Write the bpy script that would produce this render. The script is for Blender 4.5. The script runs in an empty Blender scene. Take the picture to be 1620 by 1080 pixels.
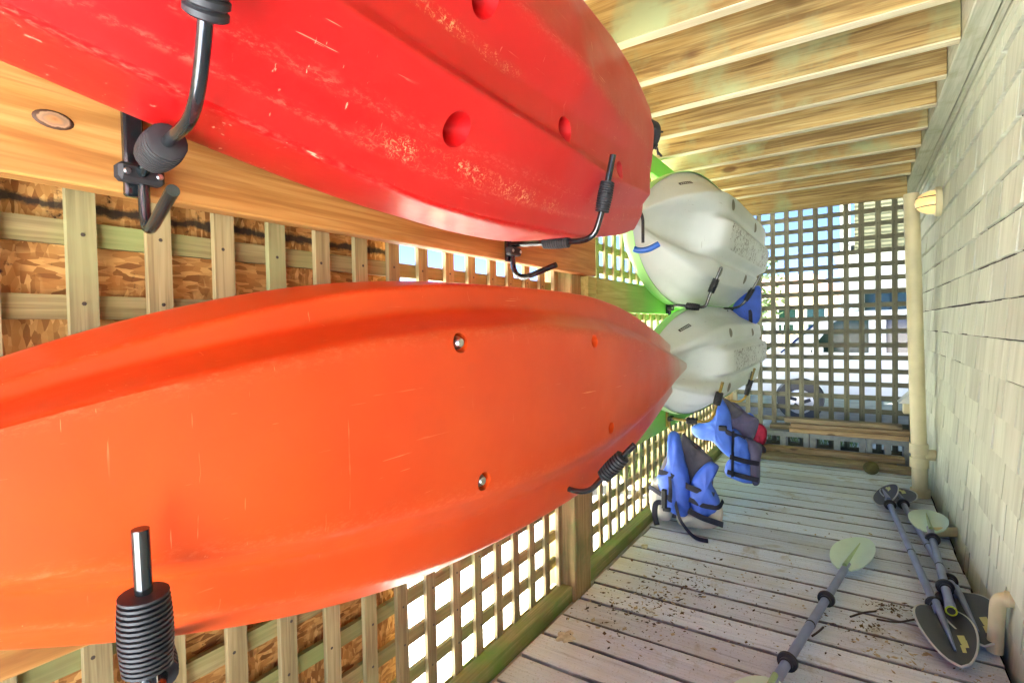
import bpy, bmesh, math, random
import numpy as np
from mathutils import Vector, Matrix, noise as mnoise
random.seed(7); rng = np.random.default_rng(7)
C = bpy.context.scene.collection
sc = bpy.context.scene
R = math.radians

# ---------------------------------------------------------------- camera, sky, sun, exposure
CAM_H = 1.09
cam = bpy.data.cameras.new('camera'); cam.sensor_width = 36; cam.lens = 829.0 / 1620 * 36
cam.clip_start = 0.02; cam.clip_end = 3000
cobj = bpy.data.objects.new('camera', cam); C.objects.link(cobj)
yaw, pitch, roll = .5806, -.0238, -.0200
fw = Vector((-math.sin(yaw) * math.cos(pitch), math.cos(yaw) * math.cos(pitch), math.sin(pitch)))
rt = fw.cross(Vector((0, 0, 1))).normalized(); up = rt.cross(fw)
r2 = rt * math.cos(roll) + up * math.sin(roll); u2 = -rt * math.sin(roll) + up * math.cos(roll)
M = Matrix((r2, u2, -fw)).transposed().to_4x4(); M.translation = (0, 0, CAM_H)
cobj.matrix_world = M; sc.camera = cobj

SUN_EL, SUN_AZ = 71, -87           # azimuth from +Y towards +X
w = bpy.data.worlds.new('World'); sc.world = w; w.use_nodes = True
nt = w.node_tree; bg = nt.nodes['Background']
sky = nt.nodes.new('ShaderNodeTexSky'); sky.sky_type = 'NISHITA'; sky.sun_disc = False
sky.sun_elevation = R(SUN_EL); sky.sun_rotation = R(SUN_AZ)
sky.air_density = 0.22; sky.dust_density = 0.03; sky.ozone_density = 3.0; sky.altitude = 5000
nt.links.new(sky.outputs[0], bg.inputs[0]); bg.inputs[1].default_value = 0.05
sun = bpy.data.lights.new('sun', 'SUN'); sun.energy = 5.0; sun.angle = R(0.5); sun.color = (1, .985, .96)
so = bpy.data.objects.new('sun', sun); C.objects.link(so)
sd = Vector((math.sin(R(SUN_AZ)) * math.cos(R(SUN_EL)), math.cos(R(SUN_AZ)) * math.cos(R(SUN_EL)), math.sin(R(SUN_EL))))
so.rotation_euler = sd.to_track_quat('Z', 'Y').to_euler(); so.location = (0, 0, 20)
sc.view_settings.view_transform = 'Standard'; sc.view_settings.look = 'None'
sc.view_settings.exposure = 5.0; sc.view_settings.gamma = 1.0; sc.view_settings.use_curve_mapping = False
sc.render.engine = 'CYCLES'
sc.cycles.use_denoising = True; sc.cycles.max_bounces = 12; sc.cycles.diffuse_bounces = 7
sc.cycles.glossy_bounces = 3; sc.cycles.sample_clamp_indirect = 2; sc.cycles.caustics_reflective = False; sc.cycles.caustics_refractive = False; sc.cycles.use_adaptive_sampling = False; sc.cycles.blur_glossy = 1.0

# ---------------------------------------------------------------- materials
def S(r, g, b):
    f = lambda c: c / 12.92 if c <= .04045 else ((c + .055) / 1.055) ** 2.4
    return (f(r / 255), f(g / 255), f(b / 255), 1)
class NT:
    def __init__(s, name):
        s.m = bpy.data.materials.new(name); s.m.use_nodes = True
        s.t = s.m.node_tree; s.b = s.t.nodes['Principled BSDF']
    def n(s, kind, **kw):
        x = s.t.nodes.new('ShaderNode' + kind)
        for k, v in kw.items():
            if k.startswith('i_'):
                k = k[2:]; x.inputs[int(k) if k.isdigit() else k.replace('_', ' ')].default_value = v
            else: setattr(x, k, v)
        return x
    def l(s, a, b): s.t.links.new(a, b)
    def coords(s, scale, rand=True, world=False):
        if world: v = s.n('NewGeometry').outputs['Position']
        else: v = s.n('TexCoord').outputs['Object']
        if rand:
            oi = s.n('ObjectInfo'); mu = s.n('VectorMath', operation='SCALE'); mu.inputs[0].default_value = (37, 53, 71)
            s.l(oi.outputs['Random'], mu.inputs['Scale'])
            ad = s.n('VectorMath', operation='ADD'); s.l(v, ad.inputs[0]); s.l(mu.outputs[0], ad.inputs[1]); v = ad.outputs[0]
        mp = s.n('VectorMath', operation='MULTIPLY'); s.l(v, mp.inputs[0]); mp.inputs[1].default_value = scale
        return mp.outputs[0]
    def noise(s, vec, scale=1.0, detail=4, rough=.55, dist=0.0):
        x = s.n('TexNoise'); x.inputs['Scale'].default_value = scale; x.inputs['Detail'].default_value = detail
        x.inputs['Roughness'].default_value = rough; x.inputs['Distortion'].default_value = dist
        s.l(vec, x.inputs['Vector']); return x.outputs['Fac']
    def ramp(s, fac, *stops):
        x = s.n('ValToRGB'); e = x.color_ramp.elements
        while len(e) < len(stops): e.new(.5)
        for k, (p, c) in zip(e, stops):
            k.position = p; k.color = c if len(c) == 4 else (*c, 1)
        s.l(fac, x.inputs[0]); return x.outputs[0]
    def mask(s, fac, a, b):
        x = s.n('MapRange', clamp=True); x.inputs[1].default_value = a; x.inputs[2].default_value = b
        s.l(fac, x.inputs[0]); return x.outputs[0]
    def mul(s, a, b):
        x = s.n('Math', operation='MULTIPLY')
        for i, q in enumerate((a, b)):
            if isinstance(q, (int, float)): x.inputs[i].default_value = q
            else: s.l(q, x.inputs[i])
        return x.outputs[0]
    def mix(s, fac, a, b, blend='MIX'):
        x = s.n('Mix', data_type='RGBA', blend_type=blend)
        for i, q in ((0, fac), (6, a), (7, b)):
            if isinstance(q, (int, float)): x.inputs[i].default_value = q
            elif isinstance(q, tuple): x.inputs[i].default_value = q if len(q) == 4 else (*q, 1)
            else: s.l(q, x.inputs[i])
        return x.outputs[2]
    def done(s, col=None, rough=.6, bump=None, dist=.002, strength=.6, metal=0, spec=None):
        if col is not None:
            if isinstance(col, tuple): s.b.inputs['Base Color'].default_value = col if len(col) == 4 else (*col, 1)
            else: s.l(col, s.b.inputs['Base Color'])
        if isinstance(rough, (int, float)): s.b.inputs['Roughness'].default_value = rough
        else: s.l(rough, s.b.inputs['Roughness'])
        s.b.inputs['Metallic'].default_value = metal
        if spec is not None: s.b.inputs['Specular IOR Level'].default_value = spec
        if bump is not None:
            x = s.n('Bump'); x.inputs['Strength'].default_value = strength; x.inputs['Distance'].default_value = dist
            s.l(bump, x.inputs['Height']); s.l(x.outputs[0], s.b.inputs['Normal'])
        return s.m

def wood(name, dark, mid, light, axis, stain=None, stain_amt=(.55, .7), stain_scale=2.0, knots=True, rough=.75, grain=1.0, knot_col=None, kamt=.14, along=None):
    t = NT(name); sca = [36 * grain] * 3; sca[axis] = 1.7 * grain
    v = t.coords(tuple(sca)); g = t.noise(v, 1.0, 5, .6, 1.2)
    fs = [150 * grain] * 3; fs[axis] = 4 * grain
    f = t.noise(t.coords(tuple(fs)), 1.0, 3)
    col = t.ramp(g, (.28, dark), (.47, mid), (.7, light))
    col = t.mix(t.mask(f, .48, .62), col, t.mix(.45, col, dark))
    cg = [9 * grain] * 3; cg[axis] = .9 * grain
    col = t.mix(t.mul(t.mask(t.noise(t.coords(tuple(cg)), 1, 3, .5, 2.5), .56, .64), .4), col, dark)
    oi = t.n('ObjectInfo'); hv = t.n('HueSaturation'); mr = t.n('MapRange'); mr.inputs[3].default_value = .82; mr.inputs[4].default_value = 1.14
    t.l(oi.outputs['Random'], mr.inputs[0]); t.l(mr.outputs[0], hv.inputs['Value']); t.l(col, hv.inputs['Color']); col = hv.outputs[0]
    if stain:
        col = t.mix(t.mask(t.noise(t.coords((stain_scale,) * 3), 1.0, 5, .6), *stain_amt), col, stain)
    if along:
        g_ = t.n('NewGeometry'); sp_ = t.n('SeparateXYZ'); t.l(g_.outputs['Position'], sp_.inputs[0])
        wb = t.noise(t.coords((3, 3, 3)), 1, 4); ad_ = t.n('Math', operation='MULTIPLY_ADD'); t.l(wb, ad_.inputs[0]); ad_.inputs[1].default_value = 1.0; t.l(sp_.outputs[1], ad_.inputs[2])
        col = t.mix(t.mask(ad_.outputs[0], *along[:2]), col, along[2])
    if knots:
        ks = [5.5] * 3; ks[axis] = 2.6
        vo = t.n('TexVoronoi', feature='F1'); t.l(t.coords(tuple(ks)), vo.inputs['Vector']); vo.inputs['Scale'].default_value = 1
        k = t.mask(vo.outputs['Distance'], kamt, kamt * .55)
        col = t.mix(t.mul(k, .8), col, knot_col or tuple(c * .45 for c in dark[:3]))
    return t.done(col, rough, g, .002, .35)

MT = {}
MT['beam'] = wood('golden pine', S(134, 86, 36), S(170, 122, 60), S(192, 150, 88), 1, grain=.75, rough=.6, kamt=.1, knot_col=S(110, 62, 28))
MT['beam_green'] = wood('greenish pine', S(150, 150, 78), S(176, 178, 100), S(196, 200, 128), 1, along=(2.75, 3.3, S(132, 196, 92)), kamt=.1)  # turns greener along the length of the board
MT['slat_v'] = wood('lattice wood upright', S(112, 94, 60), S(150, 133, 92), S(174, 158, 116), 2, stain=S(150, 152, 104), stain_amt=(.52, .75), knots=False)
MT['slat_h'] = wood('lattice wood level', S(112, 94, 58), S(150, 133, 88), S(170, 154, 110), 1, stain=S(132, 150, 88), stain_amt=(.48, .7), knots=False)
MT['slat_fx'] = wood('grey lattice wood', S(84, 84, 68), S(110, 110, 90), S(128, 128, 106), 0, knots=False)
MT['slat_fv'] = wood('grey lattice wood upright', S(84, 84, 68), S(112, 112, 90), S(130, 130, 106), 2, knots=False)
MT['rail'] = wood('mossy rail', S(110, 112, 58), S(138, 140, 80), S(170, 164, 110), 1, stain=S(104, 140, 56), stain_amt=(.42, .66), stain_scale=5, knots=False)
MT['post'] = wood('old post', S(104, 84, 50), S(146, 122, 78), S(176, 152, 104), 2, stain=S(98, 116, 62), stain_amt=(.5, .75), stain_scale=5, kamt=.1)
MT['joist'] = wood('joist pine', S(104, 76, 36), S(174, 146, 86), S(198, 178, 120), 0, stain=S(158, 166, 118), stain_amt=(.50, .64), stain_scale=2.6, grain=.8, kamt=.15, knot_col=S(92, 58, 28))
MT['joist_edge'] = wood('pale joist edge', S(190, 180, 140), S(212, 204, 168), S(224, 218, 188), 0, knots=False)  # cream strip along joist bottoms, paler than the joist faces
MT['plank'] = wood('deck underside', S(150, 124, 78), S(184, 160, 110), S(206, 186, 138), 1, knots=False)
MT['ledger'] = wood('ledger paint', S(168, 172, 146), S(190, 194, 170), S(206, 208, 188), 1, knots=False, stain=S(150, 152, 118), stain_amt=(.55, .75), stain_scale=5)
MT['lumber'] = wood('lumber tan', S(132, 104, 68), S(176, 150, 108), S(204, 182, 142), 0, kamt=.1)
MT['lumber_grey'] = wood('lumber grey', S(120, 104, 76), S(158, 142, 108), S(180, 166, 134), 0, kamt=.1)
MT['edge'] = wood('edge board', S(130, 128, 116), S(164, 164, 154), S(186, 188, 182), 1, stain=S(138, 122, 88), stain_amt=(.5, .66), stain_scale=3, knots=False)

def deck_material():
    t = NT('weathered deck')
    g = t.noise(t.coords((2.6, 95, 95)), 1, 6, .68, .6)
    col = t.ramp(g, (.26, S(128, 132, 146)), (.40, S(204, 218, 238)), (.7, S(228, 238, 252)))
    wv = t.coords((1, 1, 1), rand=False, world=True)
    col = t.mix(t.mul(t.mask(t.noise(wv, 140, 3, .7), .60, .66), .55), col, S(104, 96, 82))
    col = t.mix(t.mul(t.mask(t.noise(wv, 1.6, 6, .65), .5, .68), .75), col, S(200, 202, 194))
    col = t.mix(t.mul(t.mask(t.noise(wv, 3.6, 6, .7, .5), .58, .7), .7), col, S(150, 142, 118))
    col = t.mix(t.mul(t.mask(t.noise(wv, 22, 4, .7), .66, .74), .7), col, S(92, 84, 72))
    se = t.n('SeparateXYZ'); t.l(t.n('TexCoord').outputs['Object'], se.inputs[0]); ab = t.n('Math', operation='ABSOLUTE'); t.l(se.outputs[1], ab.inputs[0])
    ed = t.n('Math', operation='MULTIPLY_ADD'); t.l(t.noise(t.coords((9, 60, 9)), 1, 4), ed.inputs[0]); ed.inputs[1].default_value = .012; t.l(ab.outputs[0], ed.inputs[2])
    col = t.mix(t.mul(t.mask(ed.outputs[0], .0685, .0735), .85), col, S(70, 66, 62))
    oi = t.n('ObjectInfo'); hv = t.n('HueSaturation'); mr = t.n('MapRange'); mr.inputs[3].default_value = .84; mr.inputs[4].default_value = 1.1
    t.l(oi.outputs['Random'], mr.inputs[0]); t.l(mr.outputs[0], hv.inputs['Value']); t.l(col, hv.inputs['Color'])
    return t.done(hv.outputs[0], .8, g, .003, .5)
MT['deck'] = deck_material()

def shingle_material():
    t = NT('painted cedar shingle')
    p = t.coords((30, 26, 1.3), world=True)
    g = t.noise(p, 1, 4, .6)
    col = t.ramp(g, (.2, S(180, 188, 166)), (.5, S(203, 209, 188)), (.8, S(216, 221, 204)))
    p2 = t.coords((14, 16, 1.2), world=True)
    col = t.mix(t.mul(t.mask(t.noise(p2, 1, 3), .56, .74), .4), col, S(164, 166, 146))
    oi = t.n('ObjectInfo'); hv = t.n('HueSaturation'); mr = t.n('MapRange'); mr.inputs[3].default_value = .86; mr.inputs[4].default_value = 1.08
    t.l(oi.outputs['Random'], mr.inputs[0]); t.l(mr.outputs[0], hv.inputs['Value']); t.l(col, hv.inputs['Color'])
    return t.done(hv.outputs[0], .7, g, .0025, .5)
MT['shingle'] = shingle_material(); MT['wall_dark'] = None

def hull_material(name, base, deep, wear, wear_amt, bands=None, rough=.33, bs=1.0, tip_sheen_fade=None):
    t = NT(name)
    o = t.coords((1, 1, 1), rand=False)
    big = t.noise(o, 2.6, 4, .6)
    col = t.mix(t.mask(big, .35, .7), base, deep)
    s1 = t.mask(t.noise(t.coords((70, 5.0, 170), rand=False), 1, 3, .6), .695, .71)       # lengthwise scratches
    s2 = t.mask(t.noise(t.coords((60, 130, 6), rand=False), 1, 3, .65), .69, .71)       # crosswise
    patch = t.mask(t.noise(o, 5.5, 3), .42, .62)
    col = t.mix(t.mul(t.mul(s1, patch), wear_amt), col, wear)
    col = t.mix(t.mul(t.mul(s2, patch), wear_amt), col, wear)
    if bands:
        sep = t.n('SeparateXYZ'); t.l(o, sep.inputs[0])
        for (ax, c, wd, y0, y1, colr, amt) in bands:
            d = t.n('Math', operation='SUBTRACT'); t.l(sep.outputs[ax], d.inputs[0]); d.inputs[1].default_value = c
            ab = t.n('Math', operation='ABSOLUTE'); t.l(d.outputs[0], ab.inputs[0])
            m = t.mask(ab.outputs[0], wd, wd * .35)
            my = t.mul(t.mask(sep.outputs[1], y0 - .06, y0 + .06), t.mask(sep.outputs[1], y1 + .06, y1 - .06))
            sp = t.mask(t.noise(t.coords((120 * bs, 90 * bs, 120 * bs), rand=False), 1, 5, .8, 1.0), .53, .59)
            sp2 = t.mask(t.noise(o, 9, 3), .38, .55)
            col = t.mix(t.mul(t.mul(t.mul(m, my), t.mul(sp, sp2)), amt), col, colr)
    at = t.n('Attribute', attribute_name='crease'); cn = t.mask(t.noise(t.coords((150, 60, 150), rand=False), 1, 5, .8), .50, .60)
    col = t.mix(t.mul(t.mul(at.outputs['Fac'], cn), .16), col, wear)
    if tip_sheen_fade:
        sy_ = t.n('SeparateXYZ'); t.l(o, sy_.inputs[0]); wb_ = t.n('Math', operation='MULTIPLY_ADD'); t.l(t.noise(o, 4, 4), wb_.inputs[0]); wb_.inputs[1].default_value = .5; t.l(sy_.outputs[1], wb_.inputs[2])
        col = t.mix(t.mul(t.mask(wb_.outputs[0], tip_sheen_fade[0], tip_sheen_fade[1]), tip_sheen_fade[2]), col, tip_sheen_fade[3])  # paler hull end: reflected sheen put into the colour, with some fading
    r = t.mask(t.noise(o, 7, 4), .2, .8)
    rr = t.n('MapRange'); rr.inputs[3].default_value = rough; rr.inputs[4].default_value = rough + .16; t.l(r, rr.inputs[0])
    bn = t.noise(t.coords((9, 4, 9), rand=False), 1, 4, .6)
    return t.done(col, rr.outputs[0], bn, .004, .25, spec=.55)
MT['orange'] = hull_material('orange polyethylene', S(216, 76, 20), S(204, 62, 15), S(246, 164, 120), .6, tip_sheen_fade=(1.0, 1.5, .9, S(212, 200, 192)))
MT['red'] = hull_material('red polyethylene', S(194, 18, 21), S(180, 11, 15), S(240, 180, 146), .75,
    bands=[(2, -.245, .022, .25, .85, S(232, 180, 130), .75), (2, -.03, .016, .05, .55, S(236, 190, 130), .8)], tip_sheen_fade=(1.0, 2.3, .4, S(226, 150, 150)))
MT['white'] = hull_material('white polyethylene', S(222, 230, 228), S(212, 221, 218), S(120, 118, 104), .5, rough=.4)
MT['white_dirty'] = hull_material('white polyethylene scuffed keel', S(216, 224, 221), S(206, 215, 211), S(60, 58, 50), .7,
    bands=[(2, 0, 2, -9, 9, S(50, 50, 42), 1.0), (2, .02, .3, -9, 9, S(60, 58, 48), .9)], rough=.42, bs=.42)
MT['lime'] = NT('lime green deck'); MT['lime'] = MT['lime'].done(S(150, 204, 128), .35)

def simple(name, col, rough=.5, metal=0, var=.0, scale=8, spec=None):
    t = NT(name)
    if var:
        n = t.noise(t.coords((1, 1, 1)), scale, 4)
        c2 = tuple(c * (1 - var) for c in col[:3]) + (1,)
        return t.done(t.mix(t.mask(n, .35, .65), col, c2), rough, n, .001, .3, metal, spec)
    return t.done(col, rough, metal=metal, spec=spec)
MT['black_steel'] = simple('black gloss steel', (.008, .012, .014, 1), .14, 0, spec=.9)
MT['yellow_steel'] = simple('tarnished brass yellow steel', S(150, 124, 40), .35, 0, .4, 30)
MT['foam'] = simple('black foam', (.018, .02, .024, 1), .55, 0, .3, 60)
MT['rubber'] = simple('black rubber', (.015, .015, .017, 1), .6)
MT['wall_dark'] = simple('dark building paper', S(44, 42, 36), .9)
MT['screw'] = simple('zinc screw', (.62, .62, .6, 1), .3, 1)
MT['gap_shade_sheet'] = simple('dark gap shade', S(62, 52, 42), .95, 0, .3, 10)
MT['nail'] = simple('dark nail', (.05, .035, .025, 1), .6)
MT['strap'] = simple('navy black webbing', (.016, .017, .034, 1), .8, 0, .3, 80)
MT['vest_blue'] = simple('blue nylon', S(66, 106, 214), .6, 0, .22, 14)
MT['vest_royal'] = simple('bright blue nylon', S(78, 124, 232), .6, 0, .2, 14)
MT['vest_grey'] = simple('charcoal lining', S(92, 88, 98), .75, 0, .3, 20)
MT['vest_plum'] = simple('plum grey nylon', S(96, 92, 122), .65, 0, .25, 16)
MT['vest_cream'] = simple('off white foam panel', S(216, 211, 196), .75, 0, .14, 12)
MT['pink'] = simple('pink red cloth', S(206, 40, 84), .7, 0, .3, 20)
MT['green_cloth'] = simple('green grey cloth', S(92, 118, 88), .7, 0, .3, 20)
MT['pvc'] = simple('yellowed plastic pipe', S(214, 206, 162), .45, 0, .18, 6)
MT['white_plastic'] = simple('white plastic', S(204, 208, 202), .45)
MT['alu'] = simple('blue grey aluminium shaft', S(138, 149, 188), .3, .4, .2, 12)
MT['blade_green'] = simple('pale green blade', S(214, 240, 230), .4, 0, .08, 9)
MT['blade_dark'] = simple('charcoal blade', S(50, 53, 68), .42, 0, .2, 14)
MT['spine_green'] = simple('olive green spine', S(160, 194, 140), .4, 0, .15, 20)
MT['rim'] = simple('white blade rim', S(200, 204, 204), .5)
MT['decal'] = simple('pale yellow decal', S(206, 208, 140), .5)
MT['decal_dark'] = simple('dark decal', S(40, 40, 44), .5)
MT['lime_ferrule'] = simple('lime ferrule', S(170, 200, 50), .4)
MT['cord'] = simple('dark cord', (.02, .02, .025, 1), .7)
MT['blue_handle'] = simple('blue plastic handle', S(24, 92, 182), .35)
MT['concrete'] = simple('concrete block', S(164, 172, 168), .9, 0, .2, 30)
MT['husk'] = simple('coconut husk', S(118, 110, 62), .9, 0, .45, 24)
MT['shade_black'] = simple('painted tube shade', (.02, .02, .02, 1), .8)

def osb():
    t = NT('oriented strand board')
    def flakes(sc_, seed):
        v = t.coords((sc_[0], sc_[1], sc_[2]), rand=True)
        d = t.noise(v, .6, 2); ad = t.n('VectorMath', operation='ADD'); t.l(v, ad.inputs[0])
        cb = t.n('CombineXYZ'); t.l(d, cb.inputs[1]); t.l(d, cb.inputs[2]); t.l(cb.outputs[0], ad.inputs[1])
        vo = t.n('TexVoronoi', feature='F1'); t.l(ad.outputs[0], vo.inputs['Vector']); vo.inputs['Scale'].default_value = 1
        return vo.outputs['Color']
    def chan(c):
        s = t.n('SeparateColor'); t.l(c, s.inputs[0]); return s.outputs[0]
    a = t.ramp(chan(flakes((50, 40, 140), 0)), (.05, S(140, 90, 40)), (.4, S(188, 132, 68)), (.9, S(216, 166, 98)))
    b = t.ramp(chan(flakes((50, 140, 50), 1)), (.1, S(148, 96, 44)), (.6, S(194, 140, 74)), (.95, S(220, 174, 108)))
    col = t.mix(t.mask(t.noise(t.coords((8, 8, 8)), 1, 2), .46, .54), a, b)
    col = t.mix(t.mask(t.noise(t.coords((30, 30, 30)), 1, 5, .7), .62, .70), col, S(70, 40, 18))
    g = t.n('NewGeometry'); sp = t.n('SeparateXYZ'); t.l(g.outputs['Position'], sp.inputs[0])
    wob = t.noise(t.coords((1, 22, 30), rand=False, world=True), 1, 4, .7)
    ad = t.n('Math', operation='MULTIPLY_ADD'); t.l(wob, ad.inputs[0]); ad.inputs[1].default_value = .03; t.l(sp.outputs[2], ad.inputs[2])
    dd = t.n('Math', operation='SUBTRACT'); t.l(ad.outputs[0], dd.inputs[0]); dd.inputs[1].default_value = 1.318
    ab = t.n('Math', operation='ABSOLUTE'); t.l(dd.outputs[0], ab.inputs[0])
    col = t.mix(t.mul(t.mask(ab.outputs[0], .011, .004), .92), col, (.015, .013, .012))
    return t.done(col, .75, chan(flakes((50, 40, 140), 0)), .002, .4)
MT['osb'] = osb()

def ground_mat():
    t = NT('pale shell gravel'); o = t.coords((1, 1, 1), rand=False, world=True)
    a = t.noise(o, 40, 4, .7); b = t.noise(o, 1.2, 4)
    vo = t.n('TexVoronoi', feature='F1'); t.l(o, vo.inputs['Vector']); vo.inputs['Scale'].default_value = 55
    col = t.ramp(a, (.3, S(168, 164, 156)), (.5, S(208, 205, 198)), (.7, S(230, 227, 220)))
    col = t.mix(t.mul(t.mask(b, .45, .65), .4), col, S(180, 172, 150))
    return t.done(col, .9, vo.outputs['Distance'], .012, .8)
MT['ground'] = ground_mat()

# ---------------------------------------------------------------- mesh helpers
def link(name, mesh, mat, parent=None, loc=(0, 0, 0), rot=(0, 0, 0)):
    o = bpy.data.objects.new(name, mesh); C.objects.link(o)
    o.location = loc; o.rotation_euler = rot
    if mat is not None and len(mesh.materials) == 0: mesh.materials.append(MT[mat] if isinstance(mat, str) else mat)
    if parent is not None: o.parent = parent
    return o
def tag(o, label=None, cat=None, group=None, kind=None):
    for k, v in (('label', label), ('category', cat), ('group', group), ('kind', kind)):
        if v: o[k] = v
    return o
def thing(name, loc, label, cat, group=None, kind=None):
    o = bpy.data.objects.new(name, None); C.objects.link(o); o.location = loc; o.empty_display_size = .1
    return tag(o, label, cat, group, kind)
def part(name, mesh, mat, th, loc=(0, 0, 0), rot=(0, 0, 0)):
    """loc is a world position (things are never rotated)"""
    o = link(name, mesh, mat, th, Vector(loc) - wloc(th), rot); return o
def wloc(o):
    v = o.location.copy()
    while o.parent: o = o.parent; v += o.location
    return v
def from_data(name, v, f, smooth=False, sharp=None):
    me = bpy.data.meshes.new(name); me.from_pydata([tuple(map(float, p)) for p in v], [], f); me.update()
    if smooth:
        me.polygons.foreach_set('use_smooth', [True] * len(me.polygons))
        if sharp: me.set_sharp_from_angle(angle=R(sharp))
    return me
_box = {}
def box(sx, sy, sz, bev=0.0, key=None):
    k = (round(sx, 4), round(sy, 4), round(sz, 4), bev, key)
    if k in _box: return _box[k]
    bm = bmesh.new(); bmesh.ops.create_cube(bm, size=1)
    bmesh.ops.scale(bm, vec=(sx, sy, sz), verts=bm.verts)
    if bev: bmesh.ops.bevel(bm, geom=bm.edges[:], offset=bev, segments=1, affect='EDGES', profile=.5)
    me = bpy.data.meshes.new('box'); bm.to_mesh(me); bm.free(); _box[k] = me; return me
def boxp(name, mat, th, x0, x1, y0, y1, z0, z1, bev=0.0, rot=(0, 0, 0)):
    return part(name, box(x1 - x0, y1 - y0, z1 - z0, bev, mat), mat, th, ((x0 + x1) / 2, (y0 + y1) / 2, (z0 + z1) / 2), rot)
def fillet(pts, r=.03, n=6):
    P = [Vector(p) for p in pts]; out = [P[0]]
    for i in range(1, len(P) - 1):
        a, b, c = P[i - 1], P[i], P[i + 1]
        d1 = min(r, (a - b).length * .48); d2 = min(r, (c - b).length * .48)
        s = b + (a - b).normalized() * d1; e = b + (c - b).normalized() * d2
        for k in range(n + 1):
            t = k / n; out.append(s * (1 - t) ** 2 + b * 2 * t * (1 - t) + e * t * t)
    out.append(P[-1]); return out
def sweep(pts, radii, seg=14, caps=True, sx=1.0, flat_up=None):
    P = [Vector(p) for p in pts]; n = len(P)
    if isinstance(radii, (int, float)): radii = [radii] * n
    T = [(P[min(i + 1, n - 1)] - P[max(i - 1, 0)]).normalized() for i in range(n)]
    u = T[0].orthogonal().normalized() if flat_up is None else (Vector(flat_up) - T[0] * Vector(flat_up).dot(T[0])).normalized()
    V = []; F = []
    for i in range(n):
        u = (u - T[i] * u.dot(T[i])).normalized(); v = T[i].cross(u)
        for k in range(seg):
            a = 2 * math.pi * k / seg; V.append(P[i] + (u * math.cos(a) + v * math.sin(a) * sx) * radii[i])
    for i in range(n - 1):
        for k in range(seg):
            F.append((i * seg + k, i * seg + (k + 1) % seg, (i + 1) * seg + (k + 1) % seg, (i + 1) * seg + k))
    if caps: F.append(tuple(range(seg))[::-1]); F.append(tuple(range((n - 1) * seg, n * seg)))
    return V, F
def tube(name, mat, th, pts, r, bend=.03, seg=14, parent_part=None, **kw):
    V, F = sweep(fillet(pts, bend) if len(pts) > 2 else pts, r, seg, **kw)
    base = wloc(parent_part or th); V = [p - base for p in V]
    return link(name, from_data(name, V, F, True, 40), mat, parent_part or th)
def ribbed(name, mat, th, p0, p1, r, ribs=12, parent_part=None):
    p0, p1 = Vector(p0), Vector(p1); pts = []; rad = []
    for i in range(ribs):
        for t, q in ((0, .84), (.2, 1.0), (.7, 1.0), (.9, .84)):
            pts.append(p0.lerp(p1, (i + t) / ribs)); rad.append(r * q * (.9 + .1 * math.sin(math.pi * (i + .5) / ribs)))
    V, F = sweep(pts, rad, 18); base = wloc(parent_part or th)
    return link(name, from_data(name, [p - base for p in V], F, True, 35), mat, parent_part or th)
def merge(meshes):
    V = []; F = []
    for v, f in meshes:
        b = len(V); V += list(v); F += [tuple(b + i for i in q) for q in f]
    return V, F
def boxvf(x0, x1, y0, y1, z0, z1):
    V = [(x, y, z) for x in (x0, x1) for y in (y0, y1) for z in (z0, z1)]
    F = [(0, 1, 3, 2), (4, 6, 7, 5), (0, 4, 5, 1), (2, 3, 7, 6), (0, 2, 6, 4), (1, 5, 7, 3)]
    return V, F

# ---------------------------------------------------------------- setting: ground, deck, house wall, upper deck
GZ = -.62
g = link('ground', from_data('ground', [(-160, -160, GZ), (160, -160, GZ), (160, 400, GZ), (-160, 400, GZ)], [(0, 1, 2, 3)]), 'ground'); tag(g, kind='structure')
t_ = NT('pale concrete'); o_ = t_.coords((1, 1, 1), rand=False, world=True)
MT['drive'] = t_.done(t_.mix(t_.mask(t_.noise(o_, 3, 5), .4, .6), S(150, 154, 148), S(172, 175, 168)), .85, t_.noise(o_, 60, 3), .004, .4)
dv = link('driveway', from_data('driveway', [(-.6, 5.6, GZ + .006), (30, 5.6, GZ + .006), (30, 14.2, GZ + .006), (-3.2, 14.2, GZ + .006)], [(0, 1, 2, 3)]), 'drive'); tag(dv, kind='structure')
t_ = NT('mown grass soil'); o_ = t_.coords((1, 1, 1), rand=False, world=True)
MT['lawn'] = t_.done(t_.ramp(t_.noise(o_, 14, 5, .7), (.3, S(84, 104, 44)), (.55, S(128, 140, 66)), (.75, S(168, 166, 96))), .9)
ln = link('lawn', from_data('lawn', [(-9, 5.5, GZ + .003), (.05, 5.5, GZ + .003), (-.3, 8.3, GZ + .003), (-9, 9.6, GZ + .003)], [(0, 1, 2, 3)]), 'lawn'); tag(ln, kind='structure')

deck = thing('deck_floor', (0, 2, 0), None, None, kind='structure')
y = -4.4; k = 0
while y < 5.12:
    wd = .1355 + random.uniform(-.0025, .001); x1 = .392 - random.random() * .008; x0 = -.945 + random.uniform(-.004, .012)
    p_ = boxp('plank', 'deck', deck, x0, x1, y, y + wd, -.036 + 0, random.uniform(-.0025, .0015), .003)
    p_.rotation_euler = (random.uniform(-.004, .004), 0, random.uniform(-.0015, .0015))
    y += .1465; k += 1
boxp('edge_board', 'edge', deck, -1.09, -.951, -4.4, 1.878, -.056, -.017, .004)
boxp('edge_board', 'edge', deck, -1.09, -.951, 2.024, 5.25, -.05, -.012, .004)
boxp('deck_joist', 'post', deck, -1.07, -1.03, -4.4, 5.3, -.61, -.06)  # outer joist deepened into a skirt that keeps light from under the deck
boxp('deck_joist', 'post', deck, .30, .34, -4.4, 5.3, -.3, -.04)
boxp('deck_joist', 'post', deck, -.4, -.36, -4.4, 5.3, -.3, -.04)

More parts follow.
